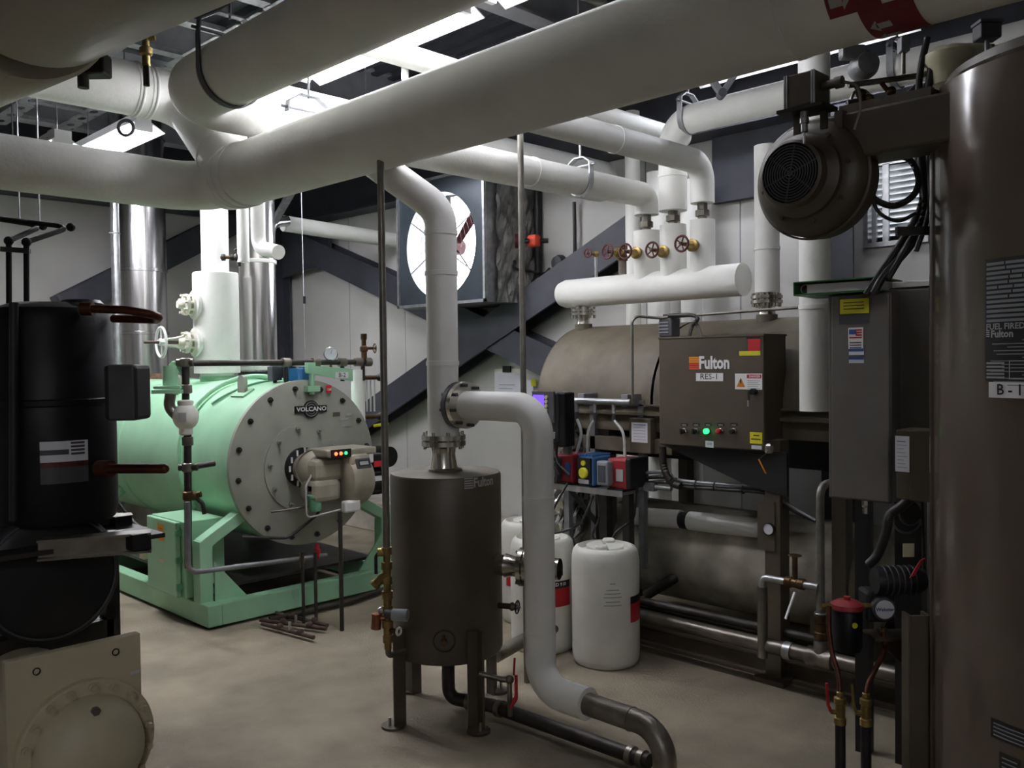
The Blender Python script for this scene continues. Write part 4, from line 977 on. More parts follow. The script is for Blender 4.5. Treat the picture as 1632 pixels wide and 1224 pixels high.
zt = PD(345, 435, (vc - EYE).dot(FH)).z
MB().lathe(vc, Z_, [(.0001, zb), (.13, zb), (.13, zb + .07), (.178, zb + .075), (.178, zt - .01), (.17, zt), (.10, zt + .002), (.106, zt + .002), (.106, ZC)], 44).build('jacket', 'insul', t)
MB().lathe(vc, Z_, [(.135, zb - .02), (.135, zb + .05)], 32).build('nozzle', 'green', t)
vd = (-UH * .65 - FH * .55).normalized()
for k, py in enumerate((487, 546)):
    w_ = (vc - EYE).dot(FH); c = V((vc.x, vc.y, PD(345, py, w_).z)) + vd * .17
    v = thing('gate_valve', ('pale flanged valve bonnet high on the white steam vessel', 'pale flanged gate valve with large handwheel low on the white steam vessel')[k], 'valve', c - Z_ * .1)
    MB().lathe(c, vd, [(.0001, -.02), (.105, -.02), (.115, .0), (.115, .015), (.08, .02)], 28).build('insulation_collar', 'insul', v)
    MB().lathe(c + vd * .02, vd, [(.0001, 0), (.085, 0), (.085, .02), (.05, .025), (.05, .04), (.085, .045), (.085, .065), (.04, .07), (.03, .12), (.0001, .12)], 24).build('body', 'valve_paint', v)
    pieces('stud_bolt', MB().cyl(-vd * .02, vd * .09, .011, seg=6), 'valve_paint', v, circle_spots(c + vd * .02, vd, .073, 8, .2))
    if k:
        e1, e2, _ = frame(vd)
        for s in (-1, 1): MB().tube([c + vd * .09 + e2 * .05 * s, c + vd * .16 + e2 * .028 * s, c + vd * .25 + e2 * .022 * s], .012, 8).build('yoke_arm', 'valve_paint', v)
        MB().cyl(c + vd * .1, c + vd * .40, .012, seg=10).build('stem', 'rust', v)
        handwheel(v, c + vd * .27, vd, .115, 'white_print', 4, rim=.011)
q = PD(411, 500, 7.5); zb2 = PD(411, 592, 7.5).z
t = thing('flue_stack', 'second shiny steel flue right of the white steam vessel', 'flue', (q.x, q.y, zb2))
MB().lathe((q.x, q.y, 0), Z_, [(.0001, zb2), (.152, zb2), (.152, ZC)], 44).build('pipe', 'chrome', t)
for z in (zb2 + .01, zb2 + .9): MB().lathe((q.x, q.y, z), Z_, [(.15, 0), (.16, .004), (.16, .03), (.15, .034)], 40).build('band', 'insul', t)
MB().lathe((q.x, q.y, 0), Z_, [(.17, zb2 - .03), (.17, zb2), (.0001, zb2)], 32).build('base_ring', 'black', t)
MB().cyl((q.x, q.y, .3), (q.x, q.y, zb2), .12, seg=20).build('breeching', 'steel_dark', t)
# dark valve on the thin white pipe
c = PD(385, 410, 6.9)
t = thing('ball_valve', 'dark valve assembly with lever beside the white steam vessel', 'valve', c - Z_ * .05)
MB().cyl(c - UH * .16, c + UH * .04, .013, seg=10).build('nipple', 'bronze_dark', t)
for s in (-.14, -.07, -.02, .03): MB().cyl(c + UH * (s - .012), c + UH * (s + .012), .026, seg=10).build('union_nut', 'pipe_black', t)
MB().sphere(c - UH * .03, .034, 12).build('body', 'pipe_black', t)
MB().tube([c - UH * .03 + Z_ * .03, c - UH * .06 + Z_ * .06, c + UH * .02 + Z_ * .065], .009, 8).build('lever', 'pipe_black', t)
MB().cyl(c - UH * .02, c - UH * .02 - Z_ * .07, .016, seg=8).build('drain_leg', 'pipe_black', t)
# ================================================================ brown horizontal boiler with control panel
TX0, TX1, TY, TZ, TR = -4.16, -1.95, 4.92, 1.43, .52
tb = thing('brown_boiler', 'brown horizontal boiler with rounded top carrying the white header', 'boiler', ((TX0 + TX1) / 2, TY, 0))
mb = MB(); n = 32
arc = [(TY - TR * math.cos(PI * i / n), TZ + TR * math.sin(PI * i / n)) for i in range(n + 1)]
for x0, x1 in ((TX0, -3.22), (-3.2, TX1)):
    o = len(mb.v); mb.v += [V((x, y, z)) for x in (x0, x1) for y, z in arc]
    for i in range(n): mb.f.append((o + i, o + n + 1 + i, o + n + 2 + i, o + i + 1)); mb.sm.append(True)
mb.build('rounded_top', 'brown_dust', tb)
for x, nm in ((TX0, 'end_plate'), (TX1, 'end_plate')): MB().prism([V((x, y, z)) for y, z in arc], (.01 if x == TX0 else -.01, 0, 0)).build(nm, 'brown', tb)
for z, hh, dd in ((TZ - .06, .018, .03), (TZ - .005, .012, .02)):
    MB().box((TX0 - .01, TY - TR - dd, z), (TX1 + .01, TY + TR, z + hh)).build('edge_strip', 'brown_dust', tb)
MB().box((TX0, TY - TR, TZ - .16), (TX1, TY - TR + .015, TZ)).build('side_skirt', 'brown_dust', tb)
MB().box((-3.74, TY - TR - .02, 1.14), (-3.05, TY - TR + .06, 1.23)).build('cross_bar', 'brown_dust', tb, bevel=.005)
MB().box((TX0 + .06, TY - TR + .3, 1.08), (TX1 - .05, TY + TR - .1, TZ - .1)).build('burner_chamber', 'black', tb)
for x in (-3.6, TX1 - .1):
    for y in (TY - TR + .06, TY + TR - .1): MB().box((x - .04, y - .04, .1), (x + .04, y + .04, TZ - .05)).build('frame_post', 'brown', tb, bevel=.004)
pr0, pr1 = PY(1020, 1003, 4.33), PY(1450, 1120, 4.33)
for y in (4.33, 5.35):
    MB().box((-4.3, y - .04, .0), (-1.5, y + .04, .02)).box((-4.3, y - .005, .02), (-1.5, y + .005, .11)).box((-4.3, y - .04, .11), (-1.5, y + .04, .13)).build('skid_rail', 'brown', tb)
MB().lathe((-3.95, 4.74, .50), X_, [(.0001, -.06), (.2, -.05), (.3, 0), (.3, 1.95), (.2, 2.0), (.0001, 2.01)], 44).build('lower_drum', 'aged_drum', tb)
for x in (-3.7, -2.2): MB().box((x - .05, 4.5, .1), (x + .05, 5.0, .35)).build('drum_saddle', 'brown', tb)
pp = PY(1237, 850, 4.30)
MB().box((pp.x - .045, 4.26, .02), (pp.x + .045, 4.36, PY(1237, 700, 4.3).z)).build('corner_post', 'brown', tb, bevel=.004)
MB().box((pp.x - .09, 4.2, .0), (pp.x + .09, 4.42, .025)).build('post_foot', 'brown', tb)
q = PY(1226, 860, 4.25); MB().box((q.x - .07, 4.252, q.z - .06), (q.x + .03, 4.262, q.z + .2)).build('gauge_plate', 'brown', tb)
gq = PY(1226, 843, 4.25)
t = thing('thermometer_gauge', 'small round white gauge on the brown post below the panel', 'gauge', gq - Z_ * .03)
MB().lathe(gq, -Y_, [(.0001, -.01), (.033, -.01), (.033, .012), (.028, .014), (.028, .01)], 22).build('case', 'black', t)
MB().cyl(gq - Y_ * .0, gq - Y_ * .011, .028, seg=22).build('dial', 'paper', t); MB().beam(gq - Y_ * .013, gq - Y_ * .013 + Z_ * .02, .003, .002).build('needle', 'print_black', t)
# necks joining tank and header
for px in (930, 1222):
    q = PY(px, 520, HY); zt = TZ + math.sqrt(TR ** 2 - (HY - TY) ** 2)
    L = (2.085 - zt) if px == 930 else (PY(1222, 466, HY).z - zt)
    MB().cyl((q.x, HY, zt - .03), (q.x, HY, zt + .03), .062, seg=24).build('nozzle', 'brown_dust', tb)
    c = V((q.x, HY, zt + .03)); L -= .03
    MB().lathe(c, Z_, [(.052, 0), (.045, L * .25), (.056, L * .5), (.056, L)], 24).build('flanged_neck', 'stainless', tb)
    for h in (.5, .72): MB().lathe(c + Z_ * (L * h), Z_, [(.05, 0), (.092, 0), (.092, .018), (.05, .018)], 28).build('flange', 'stainless', tb)
    pieces('bolt', MB().cyl(-Z_ * .02, Z_ * .06, .010, seg=6), 'stainless', tb, circle_spots(c + Z_ * L * .5, Z_, .078, 6, .3))

# ---------------------------------------------------------------- control panel
PYF = 4.20
a = PY(1051, 709, PYF); b = PY(1217, 533, PYF); x0, x1, z0, z1 = a.x, b.x, a.z, b.z
cp = thing('boiler_control_cabinet', 'brown control panel with logo, lettered plate and row of buttons', 'panel', ((x0 + x1) / 2, PYF + .12, z0))
MB().box((x0 + .004, PYF + .015, z0), (x1 - .002, PYF + .24, z1)).build('cabinet', 'brown', cp, bevel=.005)
dr_ = MB().box((x0, PYF, z0 + .004), (x1, PYF + .018, z1 - .004)).build('door', 'brown', cp, bevel=.006)
MB().box((x0, PYF - .004, z1 - .006), (x1 + .003, PYF + .24, z1 + .004)).build('top_lip', 'brown_dust', cp)
def D(px, py): 
    p = PY(px, py, PYF); return p.x, p.z
def pfn(px, py, lift=.0015):
    x, z = D(px, py); return lambda u, v: V((x + u, PYF - lift, z + v))
f = pfn(1107, 580)
for i, mm in enumerate(('orange', 'orange', 'orange', 'orange_red', 'orange_red', 'orange_red')):
    decal('logo_stripe', mm, cp, f, -.036, .03 - i * .0122, .03, .03 - i * .0122 + .0095)
text('logo_lettering', 'Fulton', .094, 'white_print', cp, pfn(1114, 579, .003), bold=.0034, align='LEFT', xs=.8)
f = pfn(1131, 601); o = MB().box(f(-.085, -.022) - Y_ * .002, f(.085, .022) + Y_ * .002).build('name_plate', 'white_print', cp)
text('plate_lettering', 'RES-1', .045, 'print_black', o, pfn(1131, 600.5, .005), xs=1.1)
f = pfn(1202, 547); decal('red_sticker', 'red', cp, f, -.036, -.04, .036, .042); decal('sticker_head', 'print_black', cp, pfn(1201, 538, .002), -.04, -.006, .04, .006)
decal('yellow_sticker', 'yellow', cp, pfn(1195, 563), -.062, -.012, .062, .012)
decal('danger_sticker', 'white_print', cp, pfn(1193, 608), -.08, -.042, .08, .042); decal('danger_band', 'red', cp, pfn(1202, 600, .002), -.042, -.01, .042, .01)
text('danger_lettering', 'DANGER', .016, 'white_print', cp, pfn(1203, 600, .003), bold=.0004)
f = pfn(1181, 609, .0025); MB().add([f(-.026, -.026), f(.026, -.026), f(0, .024)], [(0, 1, 2)]).build('warning_triangle', 'orange', cp)
f = pfn(1181, 608, .003); MB().add([f(-.004, .012), f(.005, .012), f(.001, -.002), f(.006, -.002), f(-.003, -.018), f(-.001, -.004), f(-.006, -.004)], [tuple(range(7))]).build('lightning_bolt', 'print_black', cp)
for i in range(5): decal('print_line', 'grey_print', cp, pfn(1202, 607 + i * 3, .002), -.038, -.002, .036 - (i % 2) * .012, .002)
decal('yellow_label', 'yellow', cp, pfn(1205, 698), -.036, -.03, .036, .03); decal('print_line', 'print_black', cp, pfn(1205, 694, .002), -.015, -.003, .02, .003); decal('print_line', 'print_black', cp, pfn(1205, 700, .002), -.028, -.003, .028, .003)
decal('white_label', 'paper', cp, pfn(1206, 713), -.03, -.01, .03, .01); decal('white_label', 'paper', cp, pfn(1131, 708), -.026, -.018, .026, .018)
text('label_marks', '©®', .022, 'print_black', cp, pfn(1131, 708, .002))
for k, (px, mm, big) in enumerate(((1091, 'black', 0), (1110, 'black', 0), (1129, 'led_green', 1), (1149, 'red', 1), (1170, 'black', 1))):
    x, z = D(px, 687); c = V((x, PYF, z))
    MB().box((x - .022, PYF - .002, z + .028), (x + .022, PYF, z + .044)).build('button_plate', 'print_black', cp)
    o = MB().lathe(c, -Y_, [(.0001, 0), (.017, 0), (.017, .01), (.014, .012)], 18).build('button_bezel', 'pipe_steel', cp)
    MB().lathe(c, -Y_, [(.013, .01), (.015, .02), (.015, .03), (.011, .034), (.0001, .035)], 18).build('button_cap' if big else 'selector_knob', mm, o)
    if not big: MB().obox(c - Y_ * .036, (.008, .014, .03)).build('knob_grip', 'black', o)
for k in range(5): decal('button_print', 'grey_print', cp, pfn((1091, 1110, 1129, 1149, 1170)[k], 677.3, .004), -.013, -.002, .013, .002)
x, z = D(1203, 624); c = V((x, PYF, z))
MB().cyl(c, c - Y_ * .03, .016, seg=16).build('door_lock', 'black', cp); MB().obox(c - Y_ * .035 - Z_ * .02 - X_ * .015, (.012, .004, .05), (X_, Y_, Z_)).build('key', 'black', cp); MB().obox(c - Y_ * .035 - Z_ * .06 - X_ * .02, (.006, .003, .035)).build('key_blade', 'galv', cp)
q0, q1 = PY(1062, 712, PYF + .1), PY(1236, 764, PYF + .1)
tag(MB().prism([(q0.x, PYF + .05, z0 - .001), (x1 + .1, PYF + .05, z0 - .001), (x1 + .1, PYF + .05, z0 - .23), (x1 - .1, PYF + .05, z0 - .2)], (0, .02, 0)).build('support_plate', 'black'), 'dark tapered support plate under the control panel', 'bracket')
# small labelled box
a = PY(1003, 721, 4.34); b = PY(1045, 668, 4.34)
t = thing('junction_box', 'brown junction box with white label left of the control panel', 'box', ((a.x + b.x) / 2, 4.38, a.z))
MB().box((a.x, 4.34, a.z), (b.x - .04, 4.46, b.z)).build('body', 'brown_dust', t, bevel=.004)
MB().box((a.x + .07, 4.42, b.z), (b.x + .02, 4.5, b.z + .05)).build('bracket', 'brown_dust', t)
f = plane_fn(((a.x + b.x) / 2 - .02, 4.3385, (a.z + b.z) / 2 + .02), X_, Z_); decal('paper_label', 'paper', t, f, -.06, -.06, .06, .06)
for i in range(6): decal('print_line', 'print_blue' if i == 5 else 'grey_print', t, plane_fn(((a.x + b.x) / 2 - .02, 4.3375, (a.z + b.z) / 2 + .02), X_, Z_), -.045, -.045 + i * .018, .045, -.041 + i * .018)
# switch on top and thin tubing
q = PY(1067, 522, 4.5)
t = thing('pressure_switch', 'small grey ribbed switch standing on the brown boiler top', 'switch', q - Z_ * .1)
MB().obox(q, (.10, .09, .12)).build('body', 'dark_grey', t, bevel=.012)
for i in range(4): MB().obox(q + V((-.01, -.047, -.03 + i * .02)), (.07, .006, .008)).build('rib', 'grey_plastic', t)
MB().cyl(q - Z_ * .06, q - Z_ * .16, .02, seg=10).build('stem', 'pipe_black', t); MB().obox(q + Z_ * .07, (.06, .05, .02)).build('cap', 'pipe_black', t)
pipe('steel_tubing', 'thin steel tube bent up and along over the brown boiler', [PY(1008, 640, 4.3), PY(1007, 503, 4.3), PY(1050, 507, 4.45), PY(1110, 502, 4.5), PY(1272, 490, 4.5)], .009, m='conduit', seg=10, bend=.05)
t = thing('cable_pair', 'dark cable splitting in two above the control panel', 'cable', PY(1100, 530, 4.4))
MB().smoothtube([PY(1066, 503, 4.45), PY(1100, 502, 4.42), PY(1112, 508, 4.4), PY(1103, 520, 4.38), PY(1097, 539, 4.3)], .012, 8).build('cable', 'pipe_black', t)
MB().smoothtube([PY(1107, 512, 4.4), PY(1113, 522, 4.38), PY(1118, 538, 4.3)], .010, 8).build('cable', 'pipe_black', t)

# ================================================================ white header with risers and valves
hl, hr = PY(888, 470, HY), PY(1192, 441, HY)
HX0, HX1, HZ, HR = hl.x + .07, hr.x - .03, 2.185, .1
hd = thing('steam_header', 'thick white insulated header lying above the brown boiler', 'header', ((HX0 + HX1) / 2, HY, HZ - HR))
MB().lathe((HX0, HY, HZ), X_, [(.0001, -.05), (.05, -.045), (.085, -.02), (HR, .03), (HR, HX1 - HX0), (.0001, HX1 - HX0)], 40).build('jacket', 'insul', hd)
for k, (x, zt, r) in enumerate(((BX1, 2.555, .087), (BX2, 2.57, .085), (BX3, 2.575, .078))):
    o = MB().tube([(x, HY, HZ + .05), (x, HY, zt)], r, 28).build('riser', 'insul', hd)
    u = MB().lathe((x, HY, zt), Z_, [(.03, -.01), (.03, .02), (.045, .025), (.045, .06), (.032, .065), (.032, .12)], 8, smooth=False).build('union', 'pipe_steel', hd)
vl = [('bronze gate valve with handwheel on the left header riser', 1024, 402, BX1, .047), ('bronze gate valve with handwheel on the middle header riser', 1065, 400, BX2, .047), ('bronze gate valve with handwheel on the right header riser', 1114, 390, BX3, .047)]
for lb, px, py, x, R_ in vl:
    z = PY(px, py, HY - .09).z; c = V((x - .01, HY, z)); d = -Y_
    t = thing('gate_valve', lb, 'valve', c - Z_ * .05, 'header gate valves')
    MB().lathe(c + d * .05, d, [(.0001, 0), (.036, .0), (.036, .045), (.04, .05), (.04, .06), (.024, .065), (.014, .09), (.014, .14), (.0001, .14)], 20).build('bonnet', 'brass', t)
    MB().cyl(c + d * .14, c + d * .235, .008, seg=10).build('stem', 'bronze_dark', t); handwheel(t, c + d * .215, d, R_, 'maroon', 5, rim=.007)
q = PY(992, 430, HY)
t = thing('gate_valve', 'bronze gate valve on a bare stub near the left end of the header', 'valve', (q.x, HY, HZ + HR - .02), 'header gate valves')
zv = PY(992, 404, HY).z
MB().cyl((q.x, HY, HZ + .06), (q.x, HY, zv - .03), .028, seg=16).build('stub', 'pipe_steel', t)
MB().lathe((q.x, HY, zv - .05), Z_, [(.0001, 0), (.036, 0), (.036, .02), (.028, .025), (.028, .075), (.036, .08), (.036, .1), (.0001, .1)], 16).build('body', 'bronze_dark', t)
MB().lathe((q.x, HY, zv), -Y_, [(.025, 0), (.034, .04), (.034, .06), (.014, .08), (.012, .14)], 16).build('bonnet', 'brass', t); handwheel(t, (q.x, HY - .16, zv), -Y_, .045, 'maroon', 5, rim=.007)
q = PY(950, 430, HY); zv = PY(950, 405, HY).z
t = thing('gate_valve', 'smallest gate valve on a thin stub at the left end of the header', 'valve', (q.x, HY, HZ + HR - .02), 'header gate valves')
MB().cyl((q.x, HY, HZ + .06), (q.x, HY, zv), .012, seg=10).build('stub', 'galv', t)
MB().sphere((q.x, HY, zv), .024, 12).cyl((q.x, HY, zv), (q.x, HY - .08, zv), .011, seg=10).build('body', 'brass', t); handwheel(t, (q.x, HY - .09, zv), -Y_, .03, 'maroon', 5, rim=.006)

# ================================================================ chemical feed station
FY = 4.12
sa, sb = PY(879, 770, FY), PY(992, 786, FY); sz = (sa.z + sb.z) / 2
t = thing('pump_shelf', 'galvanized shelf carrying the three dosing pumps', 'shelf', ((sa.x + sb.x) / 2, FY + .12, sz))
MB().box((sa.x, FY, sz - .02), (sb.x, FY + .26, sz)).build('shelf_plate', 'galv_dull', t, bevel=.002)
MB().box((sa.x, FY - .003, sz - .03), (sb.x, FY, sz + .006)).build('front_lip', 'galv', t)
for x in (sa.x + .12, sb.x - .06): MB().box((x - .02, FY + .26, sz - .5), (x + .02, FY + .3, 1.46)).build('strut_upright', 'galv_dull', t)
MB().beam((sa.x + .1, FY + .05, sz - .02), (sa.x + .33, FY + .26, sz - .42), .03, .03).build('diagonal_brace', 'black', t)
MB().box((sb.x - .08, FY + .1, 0), (sb.x - .03, FY + .15, sz - .02)).build('leg', 'pipe_black', t)
MB().box((sa.x + .3, FY + .1, 0), (sa.x + .36, FY + .16, sz - .02)).build('leg', 'pipe_black', t)
def dosing(label, px, m1, m2, wpx, group='dosing pumps', hw=.072):
    q = PY(px, 742, FY + .05); x = q.x; z = sz
    t = thing('dosing_pump', label, 'pump', (x, FY + .12, z), group)
    MB().box((x - hw, FY + .02, z + .012), (x + hw, FY + .2, z + .19)).build('body', m1, t, bevel=.012)
    MB().box((x - hw * .8, FY + .0, z), (x + hw * .8, FY + .18, z + .015)).build('base', 'black', t)
    return t, x, z
t, x, z = dosing('red dosing pump with grey face at the left end of the shelf', 903, 'red_cast', 0, 0)
MB().box((x - .10, FY - .03, z + .03), (x - .01, FY + .02, z + .17)).build('face_plate', 'dark_grey', t, bevel=.006); MB().box((x - .085, FY - .036, z + .05), (x - .025, FY - .03, z + .15)).build('face_panel', 'grey_plastic', t)
MB().cyl((x - .055, FY - .036, z + .1), (x - .055, FY - .055, z + .1), .02, seg=16).build('dial_knob', 'black', t); MB().box((x + .02, FY + .012, z + .06), (x + .06, FY + .02, z + .14)).build('label_plate', 'print_blue', t)
t, x, z = dosing('blue dosing pump with yellow dial in the middle of the shelf', 938, 'blue_pump', 0, 0, hw=.058)
MB().box((x - .05, FY + .005, z + .03), (x + .05, FY + .02, z + .18)).build('face_plate', 'print_black', t)
MB().lathe((x, FY + .005, z + .09), -Y_, [(.0001, 0), (.034, 0), (.034, .01), (.026, .018), (.0001, .018)], 24).build('yellow_dial', 'yellow', t)
MB().lathe((x, FY + .005, z + .15), -Y_, [(.0001, 0), (.016, 0), (.016, .01), (.0001, .01)], 16).build('small_yellow_dial', 'yellow', t)
MB().box((x - .04, FY + .0, z + .025), (x + .04, FY + .005, z + .05)).build('display', 'grey_print', t)
for i in range(5): MB().box((x - .055 + i * .024, FY + .02, z + .19), (x - .045 + i * .024, FY + .2, z + .2)).build('cooling_fin', 'blue_pump', t)
t, x, z = dosing('red dosing pump behind a clear cover at the right end of the shelf', 988, 'red_cast', 0, 0)
MB().box((x - .115, FY - .03, z + .03), (x - .03, FY + .03, z + .175)).build('clear_cover', 'grey_plastic', t, bevel=.01); MB().box((x - .1, FY - .034, z + .05), (x - .045, FY - .03, z + .15)).build('cover_window', 'dark_grey', t)
MB().box((x + .0, FY + .012, z + .06), (x + .05, FY + .02, z + .13)).build('label_plate', 'grey_print', t); MB().box((x + .06, FY + .02, z + .02), (x + .1, FY + .2, z + .2)).build('end_cap', 'black', t, bevel=.01)
# injection manifold with hoses
ha, hb = PY(905, 640, FY + .14), PY(1006, 639, FY + .14); hz = 1.455
t = thing('injection_manifold', 'galvanized manifold pipe with three clear hoses above the pumps', 'manifold', ((ha.x + hb.x) / 2, FY + .14, hz - .02))
MB().tube([(ha.x, FY + .14, hz), (hb.x, FY + .14, hz)], .02, 16).build('tube', 'galv', t)
for x in (ha.x + .1, hb.x - .06): MB().box((x - .025, FY + .15, hz - .03), (x + .025, FY + .3, hz + .045)).build('pipe_clamp', 'galv_dull', t, bevel=.003)
for k, (px, tx, ty) in enumerate(((919, 917, 730), (948, 936, 722), (978, 996, 728))):
    p = PY(px, 650, FY + .14); e = PY(tx, ty, FY + .1); xx = p.x
    MB().cyl((xx, FY + .14, hz - .01), (xx, FY + .14, hz - .07), .013, seg=10).build('hose_barb', 'galv', t)
    MB().cyl((xx, FY + .14, hz - .06), (xx, FY + .14, hz - .12), .012, seg=10).build('check_valve', 'dark_grey', t)
    md = PY((px + tx) / 2 + (8, -4, 6)[k], 690, FY + .12)
    MB().smoothtube([(xx, FY + .14, hz - .11), (md.x, FY + .12, (hz - .11 + e.z) / 2 + .03), e], .009, 8, 10).build('hose', 'hose_clear', t)
# controller
a, b = PY(850, 704, 4.02), PY(905, 626, 4.02)
t = thing('water_treatment_controller', 'black controller with violet display behind the white elbow', 'controller', ((a.x + b.x) / 2, 4.1, a.z))
MB().box((a.x, 4.02, a.z), (b.x - .08, 4.11, b.z)).build('case', 'black', t, bevel=.012)
MB().box((b.x - .10, 4.03, a.z - .02), (b.x - .03, 4.12, b.z - .0)).build('side_module', 'black_gloss', t, bevel=.01)
q = PY(872, 655, 4.015); MB().box((q.x - .12, 4.008, q.z - .07), (q.x + .06, 4.02, q.z + .12)).build('face_panel', 'dark_grey', t)
q = PY(862, 640, 4.0); MB().box((q.x - .07, 4.004, q.z - .03), (q.x + .02, 4.01, q.z + .04)).build('display', 'led_violet', t)
for i in range(4): q = PY(870, 633 + i * 7, 4.0); MB().cyl((q.x, 4.01, q.z), (q.x, 3.998, q.z), .012, seg=10).build('key_button', 'cream', t)
q = PY(878, 694, 4.0); MB().box((q.x - .015, 4.0, q.z - .02), (q.x + .015, 4.02, q.z + .02)).build('white_switch', 'white_print', t)
for k in range(3):
    p = PY(872 + k * 8, 704, 4.08); MB().smoothtube([p, p - Z_ * .12, p - Z_ * .2 + X_ * (.05 * k)], .008, 8).build('cable', 'cable', t)
MB().box(((a.x + b.x) / 2 - .02, 4.16, .0), ((a.x + b.x) / 2 + .02, 4.2, b.z)).build('stand_strut', 'galv_dull', t)
# cables sagging over the drums
for k, (pts, lb) in enumerate((([(945, 790), (935, 815), (920, 838), (880, 850), (845, 845)], 'black hose from the pumps drooping to the rear drum'), ([(952, 788), (955, 825), (945, 855), (968, 868)], 'black hose from the pumps dropping to the nearest drum'), ([(1018, 760), (1013, 800), (1008, 828), (985, 845), (970, 868)], 'thin black cable looping down right of the pumps'), ([(905, 770), (888, 800), (874, 830), (872, 852)], 'black suction hose hanging behind the white drop pipe'))):
    tag(MB().smoothtube([PD(px, py, 5.15 + .05 * k) for px, py in pts], .007, 8, 6).build('hose', 'cable'), lb, 'hose')
# foil wrapped elbow behind the pumps
def lumpy(o, ax, prof, seg, amp, seed):
    rr = random.Random(seed); mb = MB().lathe(o, ax, prof, seg, smooth=False)
    for i, v in enumerate(mb.v):
        h = math.sin(v.x * 61 + seed) * math.cos(v.z * 53 + v.y * 47) + .6 * math.sin(v.z * 120 + v.x * 90)
        mb.v[i] = v + V((math.sin(v.y * 70 + v.z * 80), math.cos(v.x * 80 - v.z * 60), math.sin(v.x * 65 + v.y * 50))) * amp * .6 * (h * .5)
    return mb
q = PD(902, 790, 5.9)
tag(lumpy((q.x, q.y, .1), Z_, [(.0001, 0), (.13, 0)] + [(.145 + .018 * math.sin(i * 1.7), .1 + i * .05) for i in range(23)] + [(.1, 1.25), (.0001, 1.27)], 30, .05, 3).build('foil_wrapped_pipe', 'foil'), 'crumpled foil wrapped pipe behind the dosing pumps', 'pipe')
tag(lumpy((-6.1, 5.33, .02), X_, [(.0001, 0), (.1, 0)] + [(.12 + .01 * math.sin(i * 1.9), .05 + i * .1) for i in range(10)] + [(.0001, 1.0)], 18, .02, 5).build('foil_wrapped_pipe', 'foil_dull'), 'foil wrapped pipe lying at the foot of the curb', 'pipe')

# ---------------------------------------------------------------- lower pipes of the brown boiler
wp = thing('insulated_pipe', 'white insulated pipe with a dark joint lying low under the control panel', 'pipe', PY(1050, 835, 4.5))
for p0, p1 in (((1003, 822), (1086, 828)), ((1100, 830), (1216, 842))):
    MB().tube([PY(*p0, 4.5), PY(*p1, 4.5)], .057, 24).build('jacket', 'insul', wp)
MB().tube([PY(1080, 828, 4.5), PY(1104, 831, 4.5)], .05, 20).build('dark_joint', 'black', wp)
pipe('insulated_pipe', 'short white upright pipe end beside the nearest drum', [PY(1005, 850, 4.62), PY(1005, 775, 4.62)], .05)
fp = thing('steel_pipe', 'long bare steel pipe low along the front of the brown boiler', 'pipe', (-2.7, 4.16, .17))
MB().tube([(-4.35, 4.16, .21), (PY(1456, 1077, 4.16).x, 4.16, .225)], .038, 22).build('tube', 'pipe_steel', fp)
q = PY(1257, 1040, 4.16); MB().lathe((q.x, 4.16, .218), X_, [(.04, -.02), (.046, -.02), (.046, .02), (.04, .02)], 20).build('clamp_band', 'galv', fp)
q = PY(1308, 1045, 4.16); TXX = q.x
MB().lathe((TXX, 4.16, .22), X_, [(.04, -.07), (.05, -.065), (.05, -.04), (.046, -.03), (.046, .03), (.05, .04), (.05, .065), (.04, .07)], 22).cyl((TXX, 4.16, .245), (TXX, 4.16, .31), .036, .034, seg=18).build('tee', 'pipe_steel', fp)
zt = PY(1308, 775, 4.16).z
pipe('steel_conduit', 'upright grey pipe rising from the long floor pipe in front of the dark gap', [(TXX, 4.16, .30), (TXX, 4.16, zt), (TXX + .02, 4.5, zt + .02)], .021, m='conduit', seg=14, bend=.06)
v = thing('check_valve', 'bronze check valve low on the upright grey pipe', 'valve', (TXX, 4.16, .36)); zc = PY(1308, 1000, 4.16).z
MB().lathe((TXX, 4.16, zc - .06), Z_, [(.022, 0), (.032, .005), (.032, .035), (.026, .04), (.026, .08), (.032, .085), (.032, .12), (.022, .125)], 14).build('body', 'bronze_dark', v)
MB().torus((TXX, 4.16, zc + .07), Z_, .026, .006, 16, 6).build('lock_ring', 'galv', v)
zc = PY(1260, 928, 4.14).z; xa, xb = PY(1215, 922, 4.14).x, TXX
v = thing('drain_valve', 'bronze valve with white lever on a short chrome pipe under the panel', 'valve', ((xa + xb) / 2, 4.14, zc - .1))
MB().tube([(xa, 4.14, zc - .4), (xa, 4.14, zc), (xb, 4.14, zc)], .019, 14, bend=.03).build('tube', 'galv', v)
xm = PY(1267, 925, 4.14).x
MB().lathe((xm - .05, 4.14, zc), X_, [(.02, 0), (.028, .0), (.028, .03), (.024, .035), (.024, .065), (.028, .07), (.028, .1), (.02, .1)], 14).cyl((xm, 4.14, zc), (xm, 4.14, zc + .13), .014, seg=10).build('body', 'bronze_dark', v)
handwheel(v, (xm, 4.14, zc + .14), Z_, .03, 'bronze_dark')
MB().beam((xm + .03, 4.08, zc - .03), (xm + .0, 4.04, zc - .16), .016, .006).build('lever', 'white_print', v)
MB().tube([(xa, 4.14, zc - .05), (xa, 4.14, .16)], .026, 14).build('drop_leg', 'pipe_steel', v)
o = pipe('steel_pipe', 'dark pipe with U bend on the floor beside the nearest drum', [PZ(1030, 1000, .06) + Z_ * .2, PY(1068, 925, 4.45), PY(1085, 915, 4.5), PY(1035, 918, 4.7)], .032, m='pipe_black', seg=14, bend=.06)
